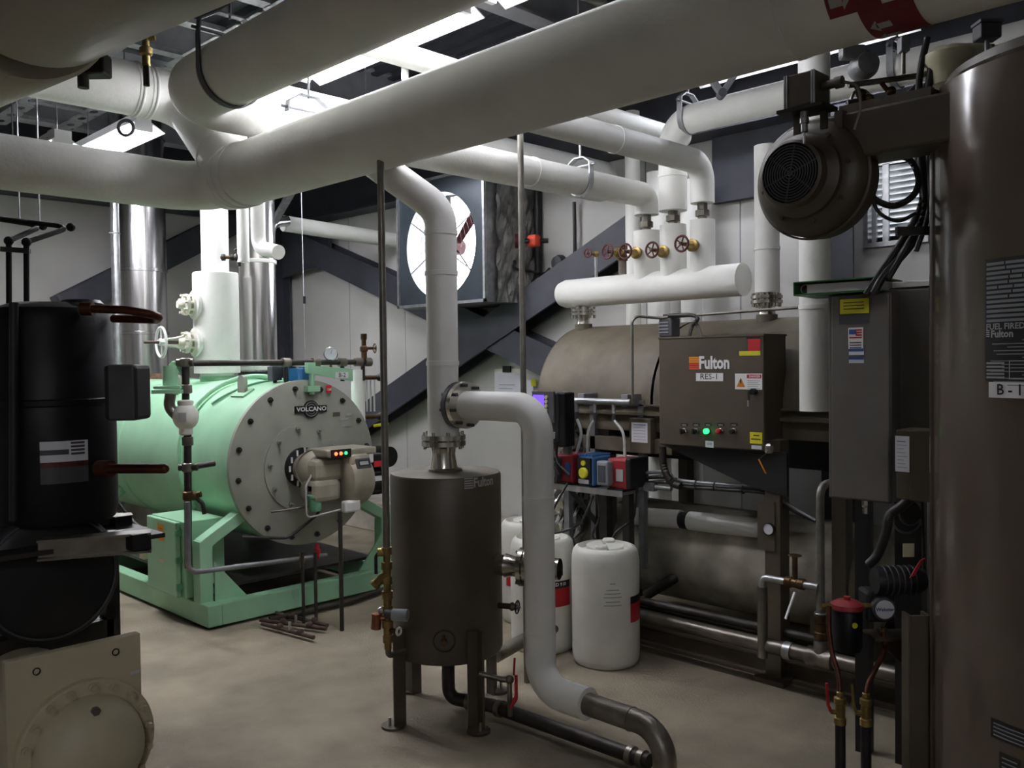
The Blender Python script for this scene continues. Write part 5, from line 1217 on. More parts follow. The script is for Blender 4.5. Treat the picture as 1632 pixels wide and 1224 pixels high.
for k, y in enumerate((4.42, 4.3)):
    pipe('black_pipe', ('dark pipe lying low in front of the dusty drum', 'dark pipe lying low behind its twin under the dusty drum')[k], [(-3.7, y, .2 + .06 * k), (-1.9, y, .2 + .06 * k)], .025, m='pipe_black', seg=12)
# strapped cable run under the panel
cr = thing('cable_run', 'grey cables strapped along under the control panel', 'cable', PY(1100, 770, 4.3))
for k in range(3):
    MB().smoothtube([PY(1002 + 4 * k, 757 + 7 * k, 4.3), PY(1060, 752 + 8 * k, 4.3), PY(1080, 765 + 5 * k, 4.3), PY(1150, 772 + 4 * k, 4.3), PY(1222, 778 + 4 * k, 4.3), PY(1250, 800 + 3 * k, 4.3), PY(1300, 830, 4.3)], .011, 8).build('cable', ('galv_dull', 'cable', 'pipe_black')[k], cr)
for px, py in ((1110, 772), (1140, 775), (1185, 780)): MB().torus(PY(px, py, 4.3), X_, .022, .004, 12, 6).build('cable_tie', 'black', cr)
MB().smoothtube([PY(1056, 712, 4.28), PY(1058, 745, 4.28), PY(1070, 768, 4.28), PY(1085, 775, 4.28)], .022, 10).build('flex_conduit', 'pipe_black', cr)
q = PY(1032, 775, 4.3)
t = thing('air_filter', 'small galvanized regulator with two knobs under the junction box', 'valve', q - Z_ * .05)
MB().obox(q, (.12, .05, .05)).build('body', 'galv_dull', t, bevel=.006)
for s in (-.04, .03): MB().cyl(q + X_ * s - Y_ * .03, q + X_ * s - Y_ * .055, .022, seg=14).build('knob', 'galv', t)
MB().cyl(q + X_ * .06, q + X_ * .17, .014, seg=10).build('nipple', 'galv', t)
q = PY(1215, 745, 4.1); t = thing('paper_tag', 'tiny orange tag hanging on a string under the panel corner', 'tag', q - Z_ * .03)
MB().beam(q + Z_ * .04 - X_ * .02, q - Z_ * .03 + X_ * .02, .008, .004).build('tag_strip', 'orange', t); MB().cyl(q + Z_ * .04 - X_ * .02, V((q.x - .02, 4.22, z0 + .01)), .002, seg=6).build('string', 'cable', t)
c = PY(1226, 716, 4.22); tag(MB().lathe(c - Z_ * .02, Z_, [(.0001, 0), (.02, 0), (.024, .01), (.024, .04), (.018, .05), (.0001, .05)], 8, smooth=False).build('cable_gland', 'chrome'), 'chrome cable gland under the right corner of the control panel', 'gland')
# leaf of paper on floor
c = PZ(1137, 1034, 0); tag(MB().sphere(c + Z_ * .006, .03, 10, (1, .5, .18)).build('green_leaf', 'green_dark'), 'small pale green leaf lying on the floor under the steel pipe', 'leaf')
# ================================================================ exhaust fan box on the fan wall
FA = 5.2; bx0, bx1, bz0, bz1 = -6.69, -5.49, 2.22, 3.37
fc = V(((FX0 + FX1) / 2, FA, PY(706, 383, FA).z - .04)); FRR = .472
fb_ = thing('exhaust_fan', 'square wall fan box with round bright opening and wire guard', 'fan', ((bx0 + bx1) / 2, 5.5, bz0))
# front panel with a true round hole
mb = MB(); K = 48; ins = []; out = []
for k in range(K):
    an = 2 * PI * (k + .5) / K; cx, sz_ = math.cos(an), math.sin(an)
    ins.append(V((fc.x + cx * FRR, FA, fc.z + sz_ * FRR)))
    qx = (bx1 - fc.x) if cx > 0 else (fc.x - bx0); qz = (bz1 - fc.z) if sz_ > 0 else (fc.z - bz0)
    q = max(abs(cx) / qx, abs(sz_) / qz); out.append(V((fc.x + cx / q, FA, fc.z + sz_ / q)))
mb.add(ins + out, [(k, K + k, K + (k + 1) % K, (k + 1) % K) for k in range(K)])
for cx, cz in ((bx0, bz0), (bx1, bz0), (bx0, bz1), (bx1, bz1)):
    near = sorted(out, key=lambda p: (p.x - cx) ** 2 + (p.z - cz) ** 2)[:2]; mb.add([V((cx, FA, cz)), near[0], near[1]], [(0, 1, 2)])
mb.build('front_panel', 'fan_teal', fb_)
MB().lathe(fc, Y_, [(FRR, 0), (FRR - .01, .12)], K).build('inlet_ring', 'white_print', fb_)
fr = .025
for lo, hi in (((bx0, bz0), (bx1, bz0 + fr)), ((bx0, bz1 - fr), (bx1, bz1)), ((bx0, bz0), (bx0 + fr, bz1)), ((bx1 - fr, bz0), (bx1, bz1))):
    MB().box((lo[0], FA - .02, lo[1]), (hi[0], FA + .01, hi[1])).build('edge_frame', 'galv', fb_)
MB().box((bx0, FA, bz0), (bx1, YB, bz0 + .01)).build('bottom_sheet', 'galv_dull', fb_)
MB().box((bx0, FA, bz1 - .01), (bx1, YB, bz1)).build('top_sheet', 'galv_dull', fb_)
MB().box((bx0, FA, bz0), (bx0 + .01, YB, bz1)).build('side_sheet', 'galv_dull', fb_)
MB().box((bx1 - .01, FA, bz0), (bx1 + .004, YB, bz1)).build('side_sheet', 'galv', fb_)
# wrinkled foil on the right side
N = 22; vs = []; rr = random.Random(5)
for i in range(N + 1):
    for j in range(N + 1):
        y = FA + .10 + (YB - FA - .10) * i / N; z = bz0 + (bz1 - bz0) * j / N
        vs.append(V((bx1 + .012 + .03 * abs(math.sin(y * 17 + z * 9) * math.cos(z * 13 - y * 21)) + rr.random() * .012 + .05 * max(0, i / N - .2) * max(0, .6 - j / N), y, z)))
MB().add(vs, [(i * (N + 1) + j, (i + 1) * (N + 1) + j, (i + 1) * (N + 1) + j + 1, i * (N + 1) + j + 1) for i in range(N) for j in range(N)]).build('foil_wrap', 'foil_dull', fb_)
# wire guard rings, struts, motor and blades
g = MB()
for k in range(1, 9): g.torus(fc + Y_ * .01, Y_, FRR * k / 8.5, .0022, 40, 4)
g.build('guard_rings', 'galv_dull', fb_)
for k in range(3):
    an = .5 + k * PI / 3; d = X_ * math.cos(an) + Z_ * math.sin(an); MB().cyl(fc - d * FRR, fc + d * FRR, .005, seg=6).build('guard_strut', 'galv_dull', fb_)
MB().cyl(fc + Y_ * .08, fc + Y_ * .25, .07, seg=20).build('motor', 'maroon', fb_)
for k in range(4):
    an = .75 + k * PI / 2; d = X_ * math.cos(an) + Z_ * math.sin(an); pd = Y_.cross(d)
    MB().add([fc + Y_ * .16 + d * .06 - pd * .02, fc + Y_ * .14 + d * .38 - pd * .03, fc + Y_ * .20 + d * .38 + pd * .03, fc + Y_ * .20 + d * .06 + pd * .02], [(0, 1, 2, 3), (3, 2, 1, 0)]).build('fan_blade', 'maroon', fb_)
# conduit, red actuator, horn and cables beside the fan
q = PY(855, 380, YB - .06)
pipe('black_conduit', 'black conduit on the wall right of the foil fan box', [(q.x, YB - .04, PY(858, 490, YB).z), (q.x, YB - .04, 3.3)], .035, m='black', seg=12)
q = PY(851, 384, 5.45)
t = thing('damper_actuator', 'red damper actuator on the side of the fan box', 'actuator', q - Z_ * .05)
MB().obox(q, (.1, .08, .1)).build('body', 'orange_red', t, bevel=.02)
MB().cyl(q - UH * .1, q + UH * .12, .02, seg=10).build('shaft', 'pipe_black', t); MB().cyl(q - UH * .16, q - UH * .1, .06, seg=14).build('drum', 'maroon', t)
q = PY(884, 419, YB - .1)
t = thing('wall_horn', 'round grey horn on the wall with a looping black cable', 'horn', q - Z_ * .07)
MB().lathe(q + Y_ * .08, -Y_, [(.0001, 0), (.075, 0), (.075, .03), (.06, .06), (.0001, .065)], 24).build('body', 'dark_grey', t)
MB().smoothtube([PY(915, 322, YB - .05), PY(916, 375, YB - .05), PY(915, 415, YB - .05), PY(906, 432, YB - .05), PY(892, 428, YB - .05)], .016, 8).build('cable', 'cable', t)
MB().smoothtube([PY(876, 428, YB - .05), PY(866, 436, YB - .05), PY(845, 432, YB - .15), PY(822, 428, 5.5), PY(820, 415, 5.5)], .012, 8).build('cable', 'cable', t)
# clipboard sheets on the wall
a, b = PY(789, 668, YB - .02), PY(830, 588, YB - .02)
t = thing('clipboard', 'white paper on a clipboard hanging on the wall behind the branch pipe', 'clipboard', ((a.x + b.x) / 2, YB - .02, a.z))
MB().box((a.x, YB - .02, a.z), (b.x, YB - .01, b.z)).build('board', 'plastic_white', t); MB().box((a.x + .02, YB - .024, a.z + .1), (b.x - .01, YB - .02, b.z - .04)).build('paper_sheet', 'paper', t)
MB().box(((a.x + b.x) / 2 - .05, YB - .035, b.z - .03), ((a.x + b.x) / 2 + .05, YB - .02, b.z + .03)).build('clip', 'black', t)
for i in range(5): decal('print_line', 'grey_print', t, plane_fn(((a.x + b.x) / 2, YB - .0255, b.z - .15 - i * .035), X_, Z_), -.11, 0, .1 - .03 * (i % 2), .008)
a, b = PY(822, 650, YB - .04), PY(848, 606, YB - .04)
t = thing('wall_notice', 'small white notice with yellow mark beside the clipboard', 'notice', ((a.x + b.x) / 2, YB - .03, a.z))
MB().box((a.x, YB - .03, a.z), (b.x, YB - .01, b.z)).build('sheet', 'paper', t); q = PY(847, 610, YB - .05); MB().box((q.x - .02, YB - .035, q.z - .03), (q.x + .04, YB - .03, q.z + .03)).build('yellow_mark', 'yellow', t)
# ================================================================ tall brown fuel-fired boiler at the right
BR = .60; _a = math.atan(667 / F_PX) + math.asin(BR / 3.6); Bc = UW(3.6 * math.sin(_a), 3.6 * math.cos(_a)); BX, BY = Bc.x, Bc.y; BT = 2.63
bt = thing('upright_boiler', 'tall brown cylindrical boiler filling the right edge of the view', 'boiler', (BX, BY, 0))
MB().lathe((BX, BY, 0), Z_, [(.0001, .05), (BR - .03, .05), (BR, .08), (BR, BT - .02), (BR - .02, BT), (.0001, BT + .01)], 96).build('shell', 'brown_satin', bt)
MB().lathe((BX, BY, 0), Z_, [(BR + .03, 0), (BR + .03, .06), (BR - .02, .06)], 64).build('base_ring', 'brown', bt)
MB().lathe((BX, BY, BT), Z_, [(BR - .05, 0), (BR - .05, .04), (BR - .09, .045), (.0001, .05)], 64).build('top_ring', 'brown', bt)
as_, _z = cyl_hit(1487.5, 600, BX, BY, BR)
sfn = cyl_fn((BX, BY), BR, as_, 0, .0)
MB().obox(sfn(-.01, 1.35) + V((0, 0, 0)), (.02, .012, 2.5), (V((math.cos(as_), math.sin(as_), 0)), V((-math.sin(as_), math.cos(as_), 0)), Z_)).build('jacket_seam', 'brown_satin', bt)
# data plate
a0, zt_ = cyl_hit(1571, 414, BX, BY, BR); _, zb_ = cyl_hit(1574, 608, BX, BY, BR); a1, _ = cyl_hit(1631, 500, BX, BY, BR)
fn = cyl_fn((BX, BY), BR, a0, 0, .002); f3 = cyl_fn((BX, BY), BR, a0, 0, .0035); sg_ = 1 if a1 > a0 else -1
W_ = .30; H_ = zt_ - zb_
def dl(n, m, x0, y0, x1, y1, lift=f3, nx=5): return decal(n, m, bt, lambda u, v: lift(sg_ * u, v), x0, y0, x1, y1, nx=nx)
dl('data_plate', 'print_black', 0, zb_, W_, zt_, fn, 14)
rp = random.Random(11)
for i in range(13):
    y = zt_ - .012 - i * (H_ * .50 / 13); x = .006
    while x < W_ - .01:
        w = W_ - .012 - x if i > 7 else min(W_ - .012 - x, .035 + rp.random() * .06)
        dl('plate_bar', 'grey_plastic', x, y - H_ * .50 / 13 * .58, x + w, y); x += w + .005
text('plate_title', 'FUEL FIRED BOILER', .026, 'grey_print', bt, lambda u, v: f3(sg_ * (u + .005), zb_ + H_ * .445 + v), align='LEFT', bold=.0006)
text('plate_maker', 'Fulton', .03, 'grey_print', bt, lambda u, v: f3(sg_ * (u + .022), zb_ + H_ * .385 + v), align='LEFT', bold=.001)
for i in range(4): dl('plate_stripe', 'grey_print', .005, zb_ + H_ * .365 + i * .006, .018, zb_ + H_ * .365 + i * .006 + .004, nx=1)
for i in range(14):
    w = .20 + .06 * math.sin(i * 2.3); dl('fine_print_line', 'grey_plastic', W_ * .5 - w / 2 if i % 5 else W_ * .42, zb_ + H_ * .33 - i * .0105, W_ * .5 + w / 2 if i % 5 else W_ * .58, zb_ + H_ * .33 - i * .0105 + .003)
for i in range(5): dl('fine_print_line', 'grey_print', .006, zb_ + .01 + i * .011, .07, zb_ + .016 + i * .011)
for x0, y0, x1, y1 in ((.085, zb_ + .008, .28, zb_ + .011), (.085, zb_ + .062, .28, zb_ + .065), (.085, zb_ + .008, .088, zb_ + .065)): dl('plate_border', 'grey_print', x0, y0, x1, y1)
a2, zs = cyl_hit(1577, 621, BX, BY, BR); g1 = cyl_fn((BX, BY), BR, a2, zs, .003)
decal('unit_sign', 'white_print', bt, lambda u, v: g1(sg_ * u, v), 0, -.024, .17, .024, nx=8)
g2 = cyl_fn((BX, BY), BR, a2, zs, .0045); [text('sign_letter', ch, .047, 'print_black', bt, lambda u, v, o=o: g2(sg_ * (u + o), v), bold=.0006) for ch, o in (('B', .042), ('-', .075), ('1', .105))]
a3, zs3 = cyl_hit(1580, 1158, BX, BY, BR)
for dx, dz, w, h in ((0, 0, .17, .06), (.03, -.1, .07, .07)):
    g3 = cyl_fn((BX, BY), BR, a3, zs3, .002); decal('small_plate', 'print_black', bt, lambda u, v: g3(sg_ * u, v), dx, dz - h / 2, dx + w, dz + h / 2, nx=6)
    g4 = cyl_fn((BX, BY), BR, a3, zs3, .0035)
    for i in range(4): decal('fine_print_line', 'grey_plastic', bt, lambda u, v: g4(sg_ * u, v), dx + .01, dz - h * .35 + i * h * .2, dx + w - .01, dz - h * .35 + i * h * .2 + .004, nx=3)
MB().lathe(g4(sg_ * .065, -.115), V((math.cos(a3), math.sin(a3), 0)), [(.0001, 0), (.01, 0)], 10).build('white_dot', 'white_print', bt)
# fitting on top
c = PD(1512, 96, 3.3)
t = thing('safety_fitting', 'cream cast fitting with brass bolts on top of the tall brown boiler', 'fitting', c - Z_ * .08)
MB().lathe(c - Z_ * .09, Z_, [(.0001, 0), (.06, 0), (.065, .05), (.085, .08), (.085, .11), (.06, .13), (.0001, .14)], 24).build('body', 'cream', t)
MB().cyl(c + Z_ * .02, c + Z_ * .02 + UH * .14, .04, seg=16).build('side_outlet', 'cream', t); bolts(t, c + UH * .14 + Z_ * .02, UH, .03, 6, .008, .015, 'brass')
MB().tube([c + UH * .12 + Z_ * .03, c + UH * .22 + Z_ * .06, c + UH * .4 + Z_ * .075], .007, 8).build('sense_line', 'galv', t)
c = PD(1573, 52, 3.0); t = thing('control_box', 'small grey box above the tall brown boiler', 'box', c - Z_ * .03); MB().obox(c, (.07, .06, .05), (UH, FH, Z_)).build('body', 'dark_grey', t, bevel=.005); MB().obox(c + Z_ * .03, (.075, .065, .01), (UH, FH, Z_)).build('lid', 'dark_grey', t); MB().cyl(c - Z_ * .02, V((c.x, c.y, BT)) , .008, seg=8).build('stem', 'galv_dull', t)
# base channel beside the tank
p0 = PD(1466, 990, 3.15)
t = thing('support_post', 'dark brown channel post at the foot of the tall boiler', 'post', (p0.x, p0.y, 0))
ax = (UH, FH, Z_); h = p0.z + .02
MB().obox((p0.x, p0.y, h / 2), (.075, .012, h), ax).build('web', 'brown', t)
for s in (-1, 1): MB().obox(V((p0.x, p0.y, h / 2)) + UH * (s * .034) + FH * .03, (.01, .06, h), ax).build('flange', 'brown', t)

# ---------------------------------------------------------------- burner blower
vc = PD(1290, 285, 3.30); VA = -Y_
bl = thing('burner_blower', 'dark round burner blower with ringed inlet grille beside the tall boiler', 'blower', vc - Z_ * .22)
MB().lathe(vc + Y_ * .07, VA, [(.0001, -.06), (.19, -.06), (.212, -.04), (.212, .07), (.19, .10), (.145, .115), (.0001, .115)], 56).build('volute', 'brown', bl)
MB().lathe(vc + Y_ * .07, VA, [(.215, .03), (.222, .035), (.222, .05), (.215, .055)], 56).build('volute_rim', 'brown', bl)
MB().lathe(vc, VA, [(.14, .03), (.15, .05), (.15, .075), (.135, .085), (.118, .10), (.118, .145), (.108, .15)], 44).build('inlet_cone', 'brown', bl)
MB().lathe(vc, VA, [(.1, .13), (.0001, .12)], 40).build('inlet_back', 'black', bl)
for k in range(1, 12): MB().torus(vc + VA * .148, VA, .108 * k / 11, .0022, 36, 5).build('grille_ring', 'dark_grey', bl)
for k in range(3):
    an = .35 + k * PI / 3; e1, e2, _ = frame(VA); d = e1 * math.cos(an) + e2 * math.sin(an); MB().cyl(vc + VA * .146 - d * .108, vc + VA * .146 + d * .108, .0025, seg=6).build('grille_spoke', 'dark_grey', bl)
bolts(bl, vc + Y_ * .07 + VA * .1, VA, .165, 8, .009, .014, 'brown')
# duct to the boiler
e = sfn(0, 0)
MB().box((vc.x - .0, vc.y - .0, vc.z + .05), (vc.x + .55, vc.y + .18, vc.z + .215)).build('outlet_duct', 'brown', bl, bevel=.01)
MB().box((vc.x + .1, vc.y - .01, vc.z + .04), (vc.x + .13, vc.y + .19, vc.z + .225)).build('duct_flange', 'brown', bl)
# motor box over the inlet
mc = PD(1286, 148, 3.15)
ax = (X_, Y_, Z_)
t = thing('damper_motor', 'dark square motor box with metal edges above the blower', 'motor', mc - Z_ * .07)
MB().obox(mc, (.115, .11, .115), ax).build('body', 'brown', t, bevel=.004)
for s in (-1, 1):
    for q in (.052, .044): MB().obox(mc + X_ * (s * q * 1.05) - Y_ * .057, (.005, .006, .115), ax).build('edge_rail', 'galv', t)
MB().obox(mc - Z_ * .063, (.17, .12, .012), ax).build('base_plate', 'black', t)
for s in (-1, 1): MB().box((mc.x + s * .05 - .012, mc.y + .02, vc.z + .14), (mc.x + s * .05 + .012, mc.y + .032, mc.z - .065)).build('bracket_leg', 'brown', t)
MB().lathe((mc.x, mc.y - .02, mc.z - .07), -Z_, [(.014, 0), (.014, .02), (.016, .022), (.016, .04), (.012, .042), (.012, .07), (.005, .072), (.005, .11)], 16).build('coupling', 'galv', t)
g0 = mc + X_ * .06 + Z_ * .01
MB().cyl(g0, g0 + X_ * .05, .016, seg=12).cyl(g0 + X_ * .045, g0 + X_ * .07, .021, seg=8).build('cable_gland', 'pipe_steel', t)
MB().smoothtube([g0 + X_ * .07, g0 + X_ * .12 - Z_ * .03, g0 + X_ * .13 - Z_ * .1, g0 + X_ * .11 - Z_ * .17], .005, 8).build('cable', 'conduit', t)
# fuel train on the duct
gt = thing('fuel_train', 'cluster of small pipes and a pale round regulator above the blower duct', 'valve', PD(1380, 170, 3.35))
def B(px, py, w=3.35): return PD(px, py, w)
MB().tube([B(1352, 136), B(1470, 120), B(1486, 112)], .011, 10).build('top_pipe', 'pipe_steel', gt)
c = B(1378, 105); MB().lathe(c + FH * .05, -FH, [(.0001, 0), (.045, 0), (.05, .02), (.05, .06), (.04, .09), (.0001, .095)], 24).build('regulator', 'galv_dull', gt)
MB().obox(B(1358, 84), (.09, .05, .05), (UH, FH, Z_)).build('valve_body', 'galv_dull', gt, bevel=.01); MB().cyl(B(1378, 82), B(1372, 118), .02, seg=12).build('riser_pipe', 'pipe_steel', gt)
for px in (1360, 1405): MB().tube([B(px, 132), B(px + 12, 148), B(px + 18, 168)], .009, 8).build('drop_tube', 'copper', gt)
for px, py in ((1372, 150), (1385, 158), (1420, 146)): MB().sphere(B(px, py), .02, 10).build('tube_fitting', 'bronze_dark', gt)
MB().torus(B(1372, 158), FH, .035, .006, 18, 6).build('coil_loop', 'pipe_steel', gt)
c = B(1440, 72); MB().obox(c, (.035, .04, .055), (UH, FH, Z_)).build('sight_box', 'galv_dull', gt, bevel=.005); MB().tube([c - Z_ * .02, B(1440, 118)], .008, 8).build('sight_stem', 'pipe_steel', gt)
MB().tube([B(1350, 165), B(1440, 160), B(1465, 135)], .014, 10).build('lower_pipe', 'pipe_black', gt)
MB().box((vc.x + .1, vc.y + .03, vc.z + .215), (vc.x + .42, vc.y + .15, vc.z + .25)).build('train_base', 'brown', gt)
# cable bundle
cb = thing('cable_bundle', 'thick black cables draped down between blower and tall boiler', 'cable', B(1400, 440))
for k, pts in enumerate(([(1478, 60), (1465, 130), (1462, 250), (1470, 320), (1440, 380), (1400, 440), (1380, 470)], [(1486, 100), (1474, 180), (1472, 280), (1476, 340), (1452, 390), (1410, 438), (1392, 468)], [(1470, 170), (1467, 260), (1474, 335), (1446, 392), (1415, 445)], [(1383, 300), (1395, 318), (1425, 328), (1455, 312), (1464, 285), (1450, 255), (1420, 245)], [(1385, 290), (1398, 335), (1430, 352), (1460, 340)], [(1484, 140), (1480, 240), (1482, 330), (1460, 400)])):
    MB().smoothtube([PD(px, py, 3.32 - .015 * k) for px, py in pts], (.013, .015, .012, .012, .007, .010)[k], 8).build('cable', 'cable', cb)
tag(MB().obox(PD(1455, 368, 3.2), (.12, .02, .03), (UH, FH, Z_)).build('cable_clamp', 'pipe_black'), 'dark clamp bar holding the black cables', 'clamp')

# ---------------------------------------------------------------- grey control cabinets
CY = 3.54
a = PY(1321, 794, CY); b = PY(1417, 464, CY); cx0, cx1, cz0, cz1 = a.x, b.x, a.z, b.z
cc = thing('control_cabinet', 'tall dark grey control cabinet with flag sticker left of the tall boiler', 'cabinet', ((cx0 + cx1) / 2, CY + .1, cz0))
MB().box((cx0 - .01, CY + .02, cz0), (cx1 + .0, CY + .22, cz1)).build('body', 'cabinet', cc, bevel=.005)
MB().box((cx0 + .012, CY, cz0 + .005), (cx1, CY + .018, cz1 - .005)).build('door', 'cabinet', cc, bevel=.006)
def cfn(px, py, lift=.0015):
    p = PY(px, py, CY); return lambda u, v: V((p.x + u, CY - lift, p.z + v))
decal('recess_panel', 'dark_grey', cc, cfn(1361, 492), -.062, -.062, .062, .055)
decal('yellow_sticker', 'yellow', cc, cfn(1362, 488, .003), -.06, -.03, .06, .03)
for i in range(3): decal('print_line', 'brown_dust', cc, cfn(1362, 482 + i * 5, .004), -.045, -.002, .04, .002)
decal('flag_sticker', 'white_print', cc, cfn(1364, 539), -.031, -.043, .031, .043)
decal('flag_canton', 'print_blue', cc, cfn(1359, 529, .003), -.014, -.01, .014, .01)
for i in range(4): decal('flag_stripe', 'red', cc, cfn(1364, 526 + i * 4, .0025), -.0 if i < 3 else -.026, -.003, .026, .003)
for i in range(3): decal('print_line', 'print_black', cc, cfn(1364, 546 + i * 4, .0025), -.024, -.002, .024, .002)
for py in (561, 574): decal('blue_label', 'paper', cc, cfn(1365, py), -.031, -.012, .031, .012); decal('blue_band', 'print_blue', cc, cfn(1365, py - 3, .003), -.031, -.005, .031, .006)
MB().lathe(PY(1380, 797, CY + .06), -Z_, [(.0001, 0), (.018, 0), (.018, .02), (.014, .03), (.014, .055), (.0001, .055)], 8, smooth=False).build('conduit_gland', 'chrome', cc)
MB().box((cx0 + .02, CY + .2, .0), (cx0 + .08, CY + .25, cz0 + .1)).build('stand_leg', 'black', cc); MB().box((cx1 - .06, CY + .2, .0), (cx1, CY + .25, cz0 + .1)).build('stand_leg', 'black', cc)
a = PY(1424, 690, CY + .12); b = PY(1484, 455, CY + .12)
t = thing('control_cabinet', 'dark grey cabinet wedged between the flag cabinet and the tall boiler', 'cabinet', ((a.x + b.x) / 2, CY + .2, a.z))
MB().box((a.x - .02, CY + .12, a.z), (b.x, CY + .3, b.z)).build('body', 'cabinet', t, bevel=.004); MB().box((a.x, CY + .11, a.z + .01), (b.x, CY + .12, b.z - .01)).build('door', 'cabinet', t, bevel=.003); MB().box((a.x, CY + .11, b.z), (b.x, CY + .3, b.z + .02)).build('top_strip', 'plastic_white', t)
MB().box((a.x + .02, CY + .2, 0), (a.x + .08, CY + .26, a.z)).build('stand_leg', 'black', t)
a = PY(1428, 795, CY - .12); b = PY(1506, 688, CY - .12)
t = thing('junction_box', 'brown junction box with white paper label on the side of the tall boiler', 'box', ((a.x + b.x) / 2, CY, a.z))
MB().box((a.x, CY - .12, a.z), (b.x, CY + .02, b.z)).build('body', 'brown', t, bevel=.005); MB().box((a.x + .055, CY - .13, a.z), (b.x, CY - .12, b.z)).build('cover', 'brown', t, bevel=.003)
q = PY(1439, 722, CY - .122); decal('paper_label', 'paper', t, plane_fn((q.x, CY - .1325, q.z), X_, Z_), -.025, -.07, .028, .065)
for i in range(8): decal('print_line', 'print_blue' if i > 6 else 'grey_print', t, plane_fn((q.x, CY - .1335, q.z), X_, Z_), -.018, -.055 + i * .014, .02 - (i % 3) * .006, -.052 + i * .014)
MB().smoothtube([PY(1450, 795, CY - .06), PY(1435, 808, CY - .06), PY(1418, 822, CY - .05), PY(1412, 850, CY - .05), PY(1398, 885, CY - .05), PY(1385, 900, CY - .05)], .019, 10).build('flex_conduit', 'cable', t)
t = thing('cable_coil', 'thin grey cable loops hanging below the labelled junction box', 'cable', PD(1450, 852, 3.62))
for k, (px, py, r_) in enumerate(((1452, 815, .055), (1446, 822, .07))): MB().torus(PD(px, py, 3.62 - .01 * k), -FH + UH * .2, r_, .005, 32, 6).build('loop', 'galv_dull', t)
MB().cyl(PD(1470, 800, 3.6), PD(1474, 930, 3.6), .006, seg=6).build('tail', 'cable', t)
# binder on the cabinet
zt = cz1; c0 = PY(1345, 455, CY + .02)
bn = thing('ring_binder', 'green ring binder lying flat on the tall grey cabinet', 'binder', (c0.x, CY + .1, zt))
bx_, by_ = (X_ * .99 + Y_ * .1).normalized(), (Y_ * .99 - X_ * .1).normalized(); bc_ = V((c0.x - .02, CY + .10, zt))
for z in (.003, .055): MB().obox(bc_ + Z_ * (z + .002), (.36, .27, .005), (bx_, by_, Z_)).build('cover', 'binder_green', bn)
MB().obox(bc_ + Z_ * .03 - bx_ * .178, (.005, .27, .055), (bx_, by_, Z_)).build('spine', 'binder_green', bn)
MB().obox(bc_ + Z_ * .028 + bx_ * .02, (.29, .25, .036), (bx_, by_, Z_)).build('paper_stack', 'grey_print', bn)
MB().torus(bc_ + Z_ * .03 - bx_ * .145 - by_ * .09, by_, .02, .003, 16, 6).torus(bc_ + Z_ * .03 - bx_ * .145 + by_ * .09, by_, .02, .003, 16, 6).build('binder_rings', 'galv', bn)

# ---------------------------------------------------------------- oil pump set
PW = 3.42
def O(px, py, w=PW): return PD(px, py, w)
pm = thing('oil_pump', 'dark oil pump with round white badge at the foot of the tall boiler', 'pump', O(1410, 1005))
c = O(1405, 968); fx = (-FH * .95 - UH * .1).normalized()
MB().obox(c + FH * .05, (.11, .1, .12), (UH, FH, Z_)).build('body', 'black', pm, bevel=.012)
MB().lathe(c - FH * .0, -FH, [(.0001, -.01), (.045, -.01), (.045, .025), (.038, .03), (.0001, .03)], 28).build('cover', 'dark_grey', pm)
MB().cyl(c - FH * .03, c - FH * .032, .036, seg=28).build('round_badge', 'paper', pm)
text('badge_lettering', 'Webster', .019, 'print_blue', pm, lambda x, y: c - FH * .0335 + UH * x + Z_ * y, bold=.0005)
m_ = O(1435, 925); MB().lathe(m_ - UH * .1, UH, [(.0001, 0), (.05, 0), (.055, .02), (.055, .16), (.04, .19), (.0001, .19)], 24).build('motor', 'black', pm)
for i in range(6): MB().torus(m_ - UH * (.07 - .022 * i), UH, .056, .003, 20, 5).build('cooling_fin', 'dark_grey', pm)
MB().obox(O(1430, 1012), (.22, .12, .012), (UH, FH, Z_)).build('shelf_bracket', 'brown', pm)
MB().prism([O(1390, 1014), O(1456, 1014), O(1456, 1075)], FH * .012).build('shelf_gusset', 'brown', pm)
MB().obox(O(1448, 877, 3.35), (.042, .004, .05), (UH, FH, Z_)).build('cream_tag', 'cream', pm); MB().obox(O(1462, 905, 3.3), (.022, .004, .075), ((UH + Z_ * .5).normalized(), FH, (Z_ * 1.0 - UH * -.6).normalized())).build('red_tag', 'red', pm)
MB().cyl(O(1408, 1000), O(1408, 1010), .012, seg=10).build('outlet_fitting', 'brass', pm)
of = thing('oil_filter', 'dark oil filter can with red lid left of the oil pump', 'filter', O(1349, 1038))
c = O(1350, 966)
MB().lathe(c - Z_ * .17, Z_, [(.0001, 0), (.05, 0), (.056, .02), (.056, .15), (.05, .16)], 28).build('canister', 'black_gloss', of)
MB().lathe(c - Z_ * .012, Z_, [(.056, 0), (.062, .006), (.06, .022), (.04, .034), (.012, .037), (.012, .05), (.0001, .05)], 28).build('red_lid', 'red_cast', of)
MB().cyl(c - UH * .1, c + UH * .09, .011, seg=10).build('port_fitting', 'brass', of); q = O(1362, 997, PW - .06); MB().cyl(q, q - FH * .003, .011, seg=12).build('yellow_sticker', 'yellow', of)
MB().obox(c - Z_ * .09 + FH * .07, (.09, .03, .18), (UH, FH, Z_)).build('mount_plate', 'brown', of)
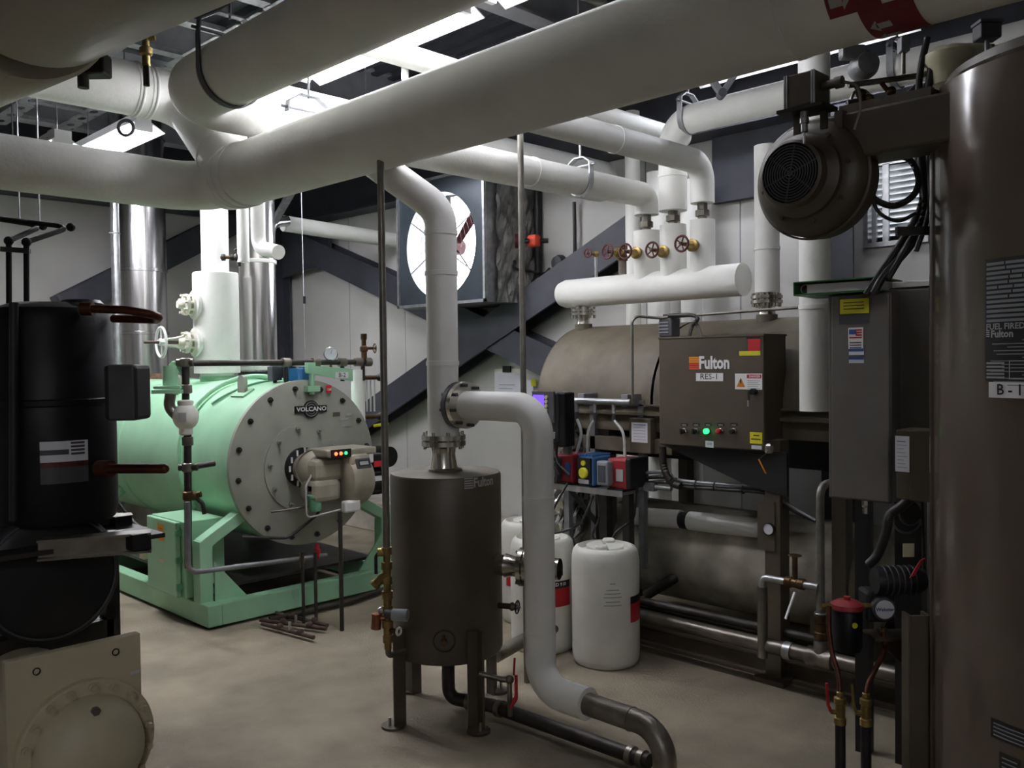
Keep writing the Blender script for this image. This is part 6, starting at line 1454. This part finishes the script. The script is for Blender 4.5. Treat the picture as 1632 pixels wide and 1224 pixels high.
for k, (pts, lb) in enumerate((([(1321, 966), (1321, 1000), (1326, 1040), (1336, 1075), (1339, 1110)], 'left copper oil tube curving down from the filter'), ([(1408, 1008), (1410, 1035), (1396, 1065), (1384, 1090), (1380, 1112)], 'right copper oil tube curving down from the pump'))):
    t = thing('copper_tube', lb, 'tube', O(*pts[-1], 3.3), 'copper oil tubes'); MB().smoothtube([O(px, py, PW - .03 - .03 * i) for i, (px, py) in enumerate(pts)], .0095, 10).build('tube', 'copper', t)
    e = O(*pts[-1], PW - .03 - .12); MB().lathe(e + Z_ * .0, Z_, [(.011, 0), (.014, .002), (.014, .016), (.011, .02)], 8, smooth=False).build('flare_nut', 'brass', t)
    v = thing('ball_valve', ('brass ball valve with red lever on the left oil riser', 'brass ball valve on the right oil riser')[k], 'valve', e - Z_ * .1)
    MB().lathe(e - Z_ * .105, Z_, [(.014, 0), (.022, .002), (.022, .025), (.017, .03), (.019, .055), (.017, .075), (.022, .08), (.022, .1), (.012, .105)], 12).cyl(e - Z_ * .06, e - Z_ * .055 - UH * .035, .01, seg=8).build('body', 'brass', v)
    MB().tube([e - Z_ * .055 - UH * .035, e - Z_ * .03 - UH * .045, e + Z_ * .05 - UH * .05], .006, 8).build('lever', 'red' if k == 0 else 'brass', v)
    pipe('oil_pipe', ('black upright oil pipe left of its twin at the lower right', 'black upright oil pipe right of its twin at the lower right')[k], [(e.x, e.y, 0), (e.x, e.y, e.z - .1)], .019, m='black', seg=14, group='black oil risers')
# ================================================================ chiller set at the left edge
CW = 2.6
def C(px, py, w=CW): return PD(px, py, w)
cc_ = C(84, 700); CX, CYY = cc_.x, cc_.y; zt = C(84, 484).z; zb = C(84, 826).z
cm = thing('compressor', 'black upright compressor with copper stubs and a white data label', 'compressor', (CX, CYY, zb))
r = .172
MB().lathe((CX, CYY, 0), Z_, [(.0001, zb), (r * .95, zb), (r, zb + .03), (r, zt - .16), (r * .985, zt - .155), (r * .97, zt - .05), (r * .88, zt - .018), (r * .6, zt + .0), (.0001, zt + .006)], 48).build('shell', 'black_gloss', cm)
MB().lathe((CX, CYY, 0), Z_, [(r - .002, zb + .33), (r + .004, zb + .335), (r + .004, zb + .35), (r - .002, zb + .355)], 44).build('weld_bead', 'black_gloss', cm)
MB().lathe(C(130, 484), Z_, [(.06, -.03), (.06, .0), (.05, .01), (.0001, .012)], 24).build('top_cap', 'black', cm)
q = C(204, 625, 2.5); MB().obox(q, (.09, .11, .155), (UH, FH, Z_)).build('terminal_box', 'black', cm, bevel=.012); MB().obox(q - FH * .056 + UH * .006, (.07, .008, .15), (UH, FH, Z_)).build('terminal_cover', 'dark_grey', cm, bevel=.004)
q0 = C(142, 492, 2.5)
MB().tube([q0, C(200, 494, 2.46), C(255, 503, 2.44), C(250, 510, 2.56), C(180, 508, 2.62)], .0115, 14, bend=.035).build('copper_stub', 'copper', cm)
MB().cyl(C(130, 492, 2.5), C(148, 492, 2.5), .019, seg=16).build('stub_collar', 'copper', cm)
MB().tube([C(165, 747, 2.48), C(262, 747, 2.46)], .0135, 14).sphere(C(262, 747, 2.46), .0135, 12).build('copper_stub', 'copper', cm)
MB().cyl(C(158, 747, 2.5), C(176, 747, 2.48), .024, seg=14).build('stub_collar', 'copper', cm)
a0, z0 = cyl_hit(64, 735, CX, CYY, r); a1, _ = cyl_hit(140, 735, CX, CYY, r); _, z1 = cyl_hit(100, 703, CX, CYY, r); _, z2 = cyl_hit(100, 736, CX, CYY, r)
fn = lambda u, v: V((CX + math.cos(a0 + (a1 - a0) * u) * (r + .002), CYY + math.sin(a0 + (a1 - a0) * u) * (r + .002), v))
f3 = lambda u, v: V((CX + math.cos(a0 + (a1 - a0) * u) * (r + .003), CYY + math.sin(a0 + (a1 - a0) * u) * (r + .003), v))
decal('data_label', 'paper', cm, fn, 0, z2, 1, z1, nx=8); decal('red_label', 'maroon', cm, fn, 0, z2 - .015, 1, z2, nx=8); decal('lower_label', 'dark_grey', cm, fn, 0, z2 - .06, 1, z2 - .015, nx=8)
decal('label_bar', 'dark_grey', cm, f3, 0, z2 + .02, .58, z2 + .034, nx=5)
for i in range(4): decal('label_line', 'dark_grey', cm, f3, .62, z2 + .018 + i * .01, .92, z2 + .024 + i * .01, nx=3)
MB().tube([C(22, 482, 2.4), C(22, 830, 2.4)], .012, 10).build('tie_rod', 'black', cm)
# second compressor edge
c = C(-40, 640, 2.95); tag(MB().lathe((c.x, c.y, zb), Z_, [(.0001, 0), (.17, 0), (.17, .5), (.15, .58), (.0001, .60)], 36).build('compressor', 'black_gloss'), 'black second compressor cut off by the left edge of the photo', 'compressor')
# mounting rails
rl = thing('mounting_rail', 'steel mounting rails under the black compressor', 'rail', (CX, CYY, zb - .06))
for k, (pa, pb) in enumerate((((60, 838), (240, 806)), ((20, 850), (210, 795)))):
    a, b = C(*pa, 2.4 + .25 * k), C(*pb, 2.5 + .3 * k); a.z = b.z = zb - .025
    MB().beam(a, b, .06, .006).build('rail_top', 'pipe_steel', rl); MB().beam(a - Z_ * .025, b - Z_ * .025, .006, .05).build('rail_web', 'pipe_steel', rl); MB().beam(a - Z_ * .05, b - Z_ * .05, .06, .006).build('rail_foot', 'pipe_steel', rl)
    MB().obox(b + Z_ * .0 - (b - a).normalized() * .04 - Z_ * .02, (.08, .05, .045), (X_, Y_, Z_)).build('rubber_mount', 'black', rl)
MB().box((CX - .26, CYY - .22, zb - .065), (CX + .2, CYY + .24, zb - .052)).build('base_plate', 'pipe_black', rl)
# evaporator barrel
bc_ = C(84, 920, 2.5); R_ = .185
bb = thing('evaporator_barrel', 'black horizontal barrel with a round end under the compressor', 'barrel', bc_ - Z_ * R_)
MB().lathe(bc_, -X_, [(.0001, -.012), (R_ * .8, -.01), (R_ - .006, .0), (R_ + .004, .012), (R_ + .004, .02), (R_, .03), (R_, 1.6)], 56).build('shell', 'black', bb)
MB().torus(bc_ + X_ * .002, X_, R_ - .012, .004, 48, 6).build('end_rim', 'dark_grey', bb)
# frame of the skid
fr_ = thing('chiller_frame', 'dark steel frame carrying the barrel and compressor', 'frame', (bc_.x - .8, bc_.y, 0))
for dx in (-.15, -1.3):
    for dy in (-.21, .21): MB().box((bc_.x + dx - .03, bc_.y + dy - .02, 0), (bc_.x + dx + .03, bc_.y + dy + .02, zb - .06)).build('leg', 'pipe_black', fr_)
    MB().box((bc_.x + dx - .03, bc_.y - .21, bc_.z - R_ - .06), (bc_.x + dx + .03, bc_.y + .21, bc_.z - R_)).build('cross_bar', 'pipe_black', fr_)
# beige condenser water box
xp = -2.355
a = PX(8, 1060, xp); b = PX(224, 1009, xp); zt = b.z
cw = thing('condenser_head', 'beige square end plate with a bolted round dome at the lower left', 'heat exchanger', (xp, (a.y + b.y) / 2, 0))
y0, y1 = a.y, b.y
MB().box((xp - .03, y0, zt - .62), (xp, y1, zt)).build('end_plate', 'beige', cw, bevel=.003)
dc = PX(136, 1187, xp); Rf = .167
MB().lathe((xp, dc.y, dc.z), X_, [(.0001, 0), (Rf, 0), (Rf, .022), (Rf - .004, .026), (Rf * .8, .026), (Rf * .78, .045), (Rf * .72, .075), (Rf * .58, .10), (Rf * .35, .116), (.0001, .122)], 64).build('domed_cover', 'beige', cw)
cb_ = MB().cyl((0, 0, 0), (.008, 0, 0), .0115, seg=12).cyl((.006, 0, 0), (.020, 0, 0), .0085, seg=6)
pieces('cover_bolt', cb_, 'beige', cw, circle_spots((xp + .026, dc.y, dc.z), X_, Rf * .9, 18, .1))
MB().cyl((xp + .05, dc.y - .005, dc.z + .108), (xp + .09, dc.y - .005, dc.z + .112), .008, seg=10).cyl((xp + .085, dc.y - .005, dc.z + .112), (xp + .097, dc.y - .005, dc.z + .112), .011, seg=6).build('vent_plug', 'pipe_steel', cw)
for px, py in ((58, 1070), (184, 1039)):
    q = PX(px, py, xp); MB().lathe((xp + .001, q.y, q.z), X_, [(.0095, 0), (.0095, .002), (.007, .002), (.007, -.01), (.0001, -.01)], 16).build('plate_hole', 'black', cw)
q = PX(215, 1071, xp); decal('small_label', 'paper', cw, lambda u, v: q + X_ * .0015 + Y_ * u + Z_ * v, -.012, -.004, .012, .004)
MB().lathe((xp - .03, (y0 + y1) / 2, dc.z), -X_, [(.15, 0), (.15, 1.4), (.0001, 1.4)], 40).build('condenser_shell', 'beige', cw)
for y in (y0 + .03, y1 - .05): MB().box((xp - .06, y - .02, 0), (xp - .005, y + .02, zt - .6)).build('foot', 'beige', cw)
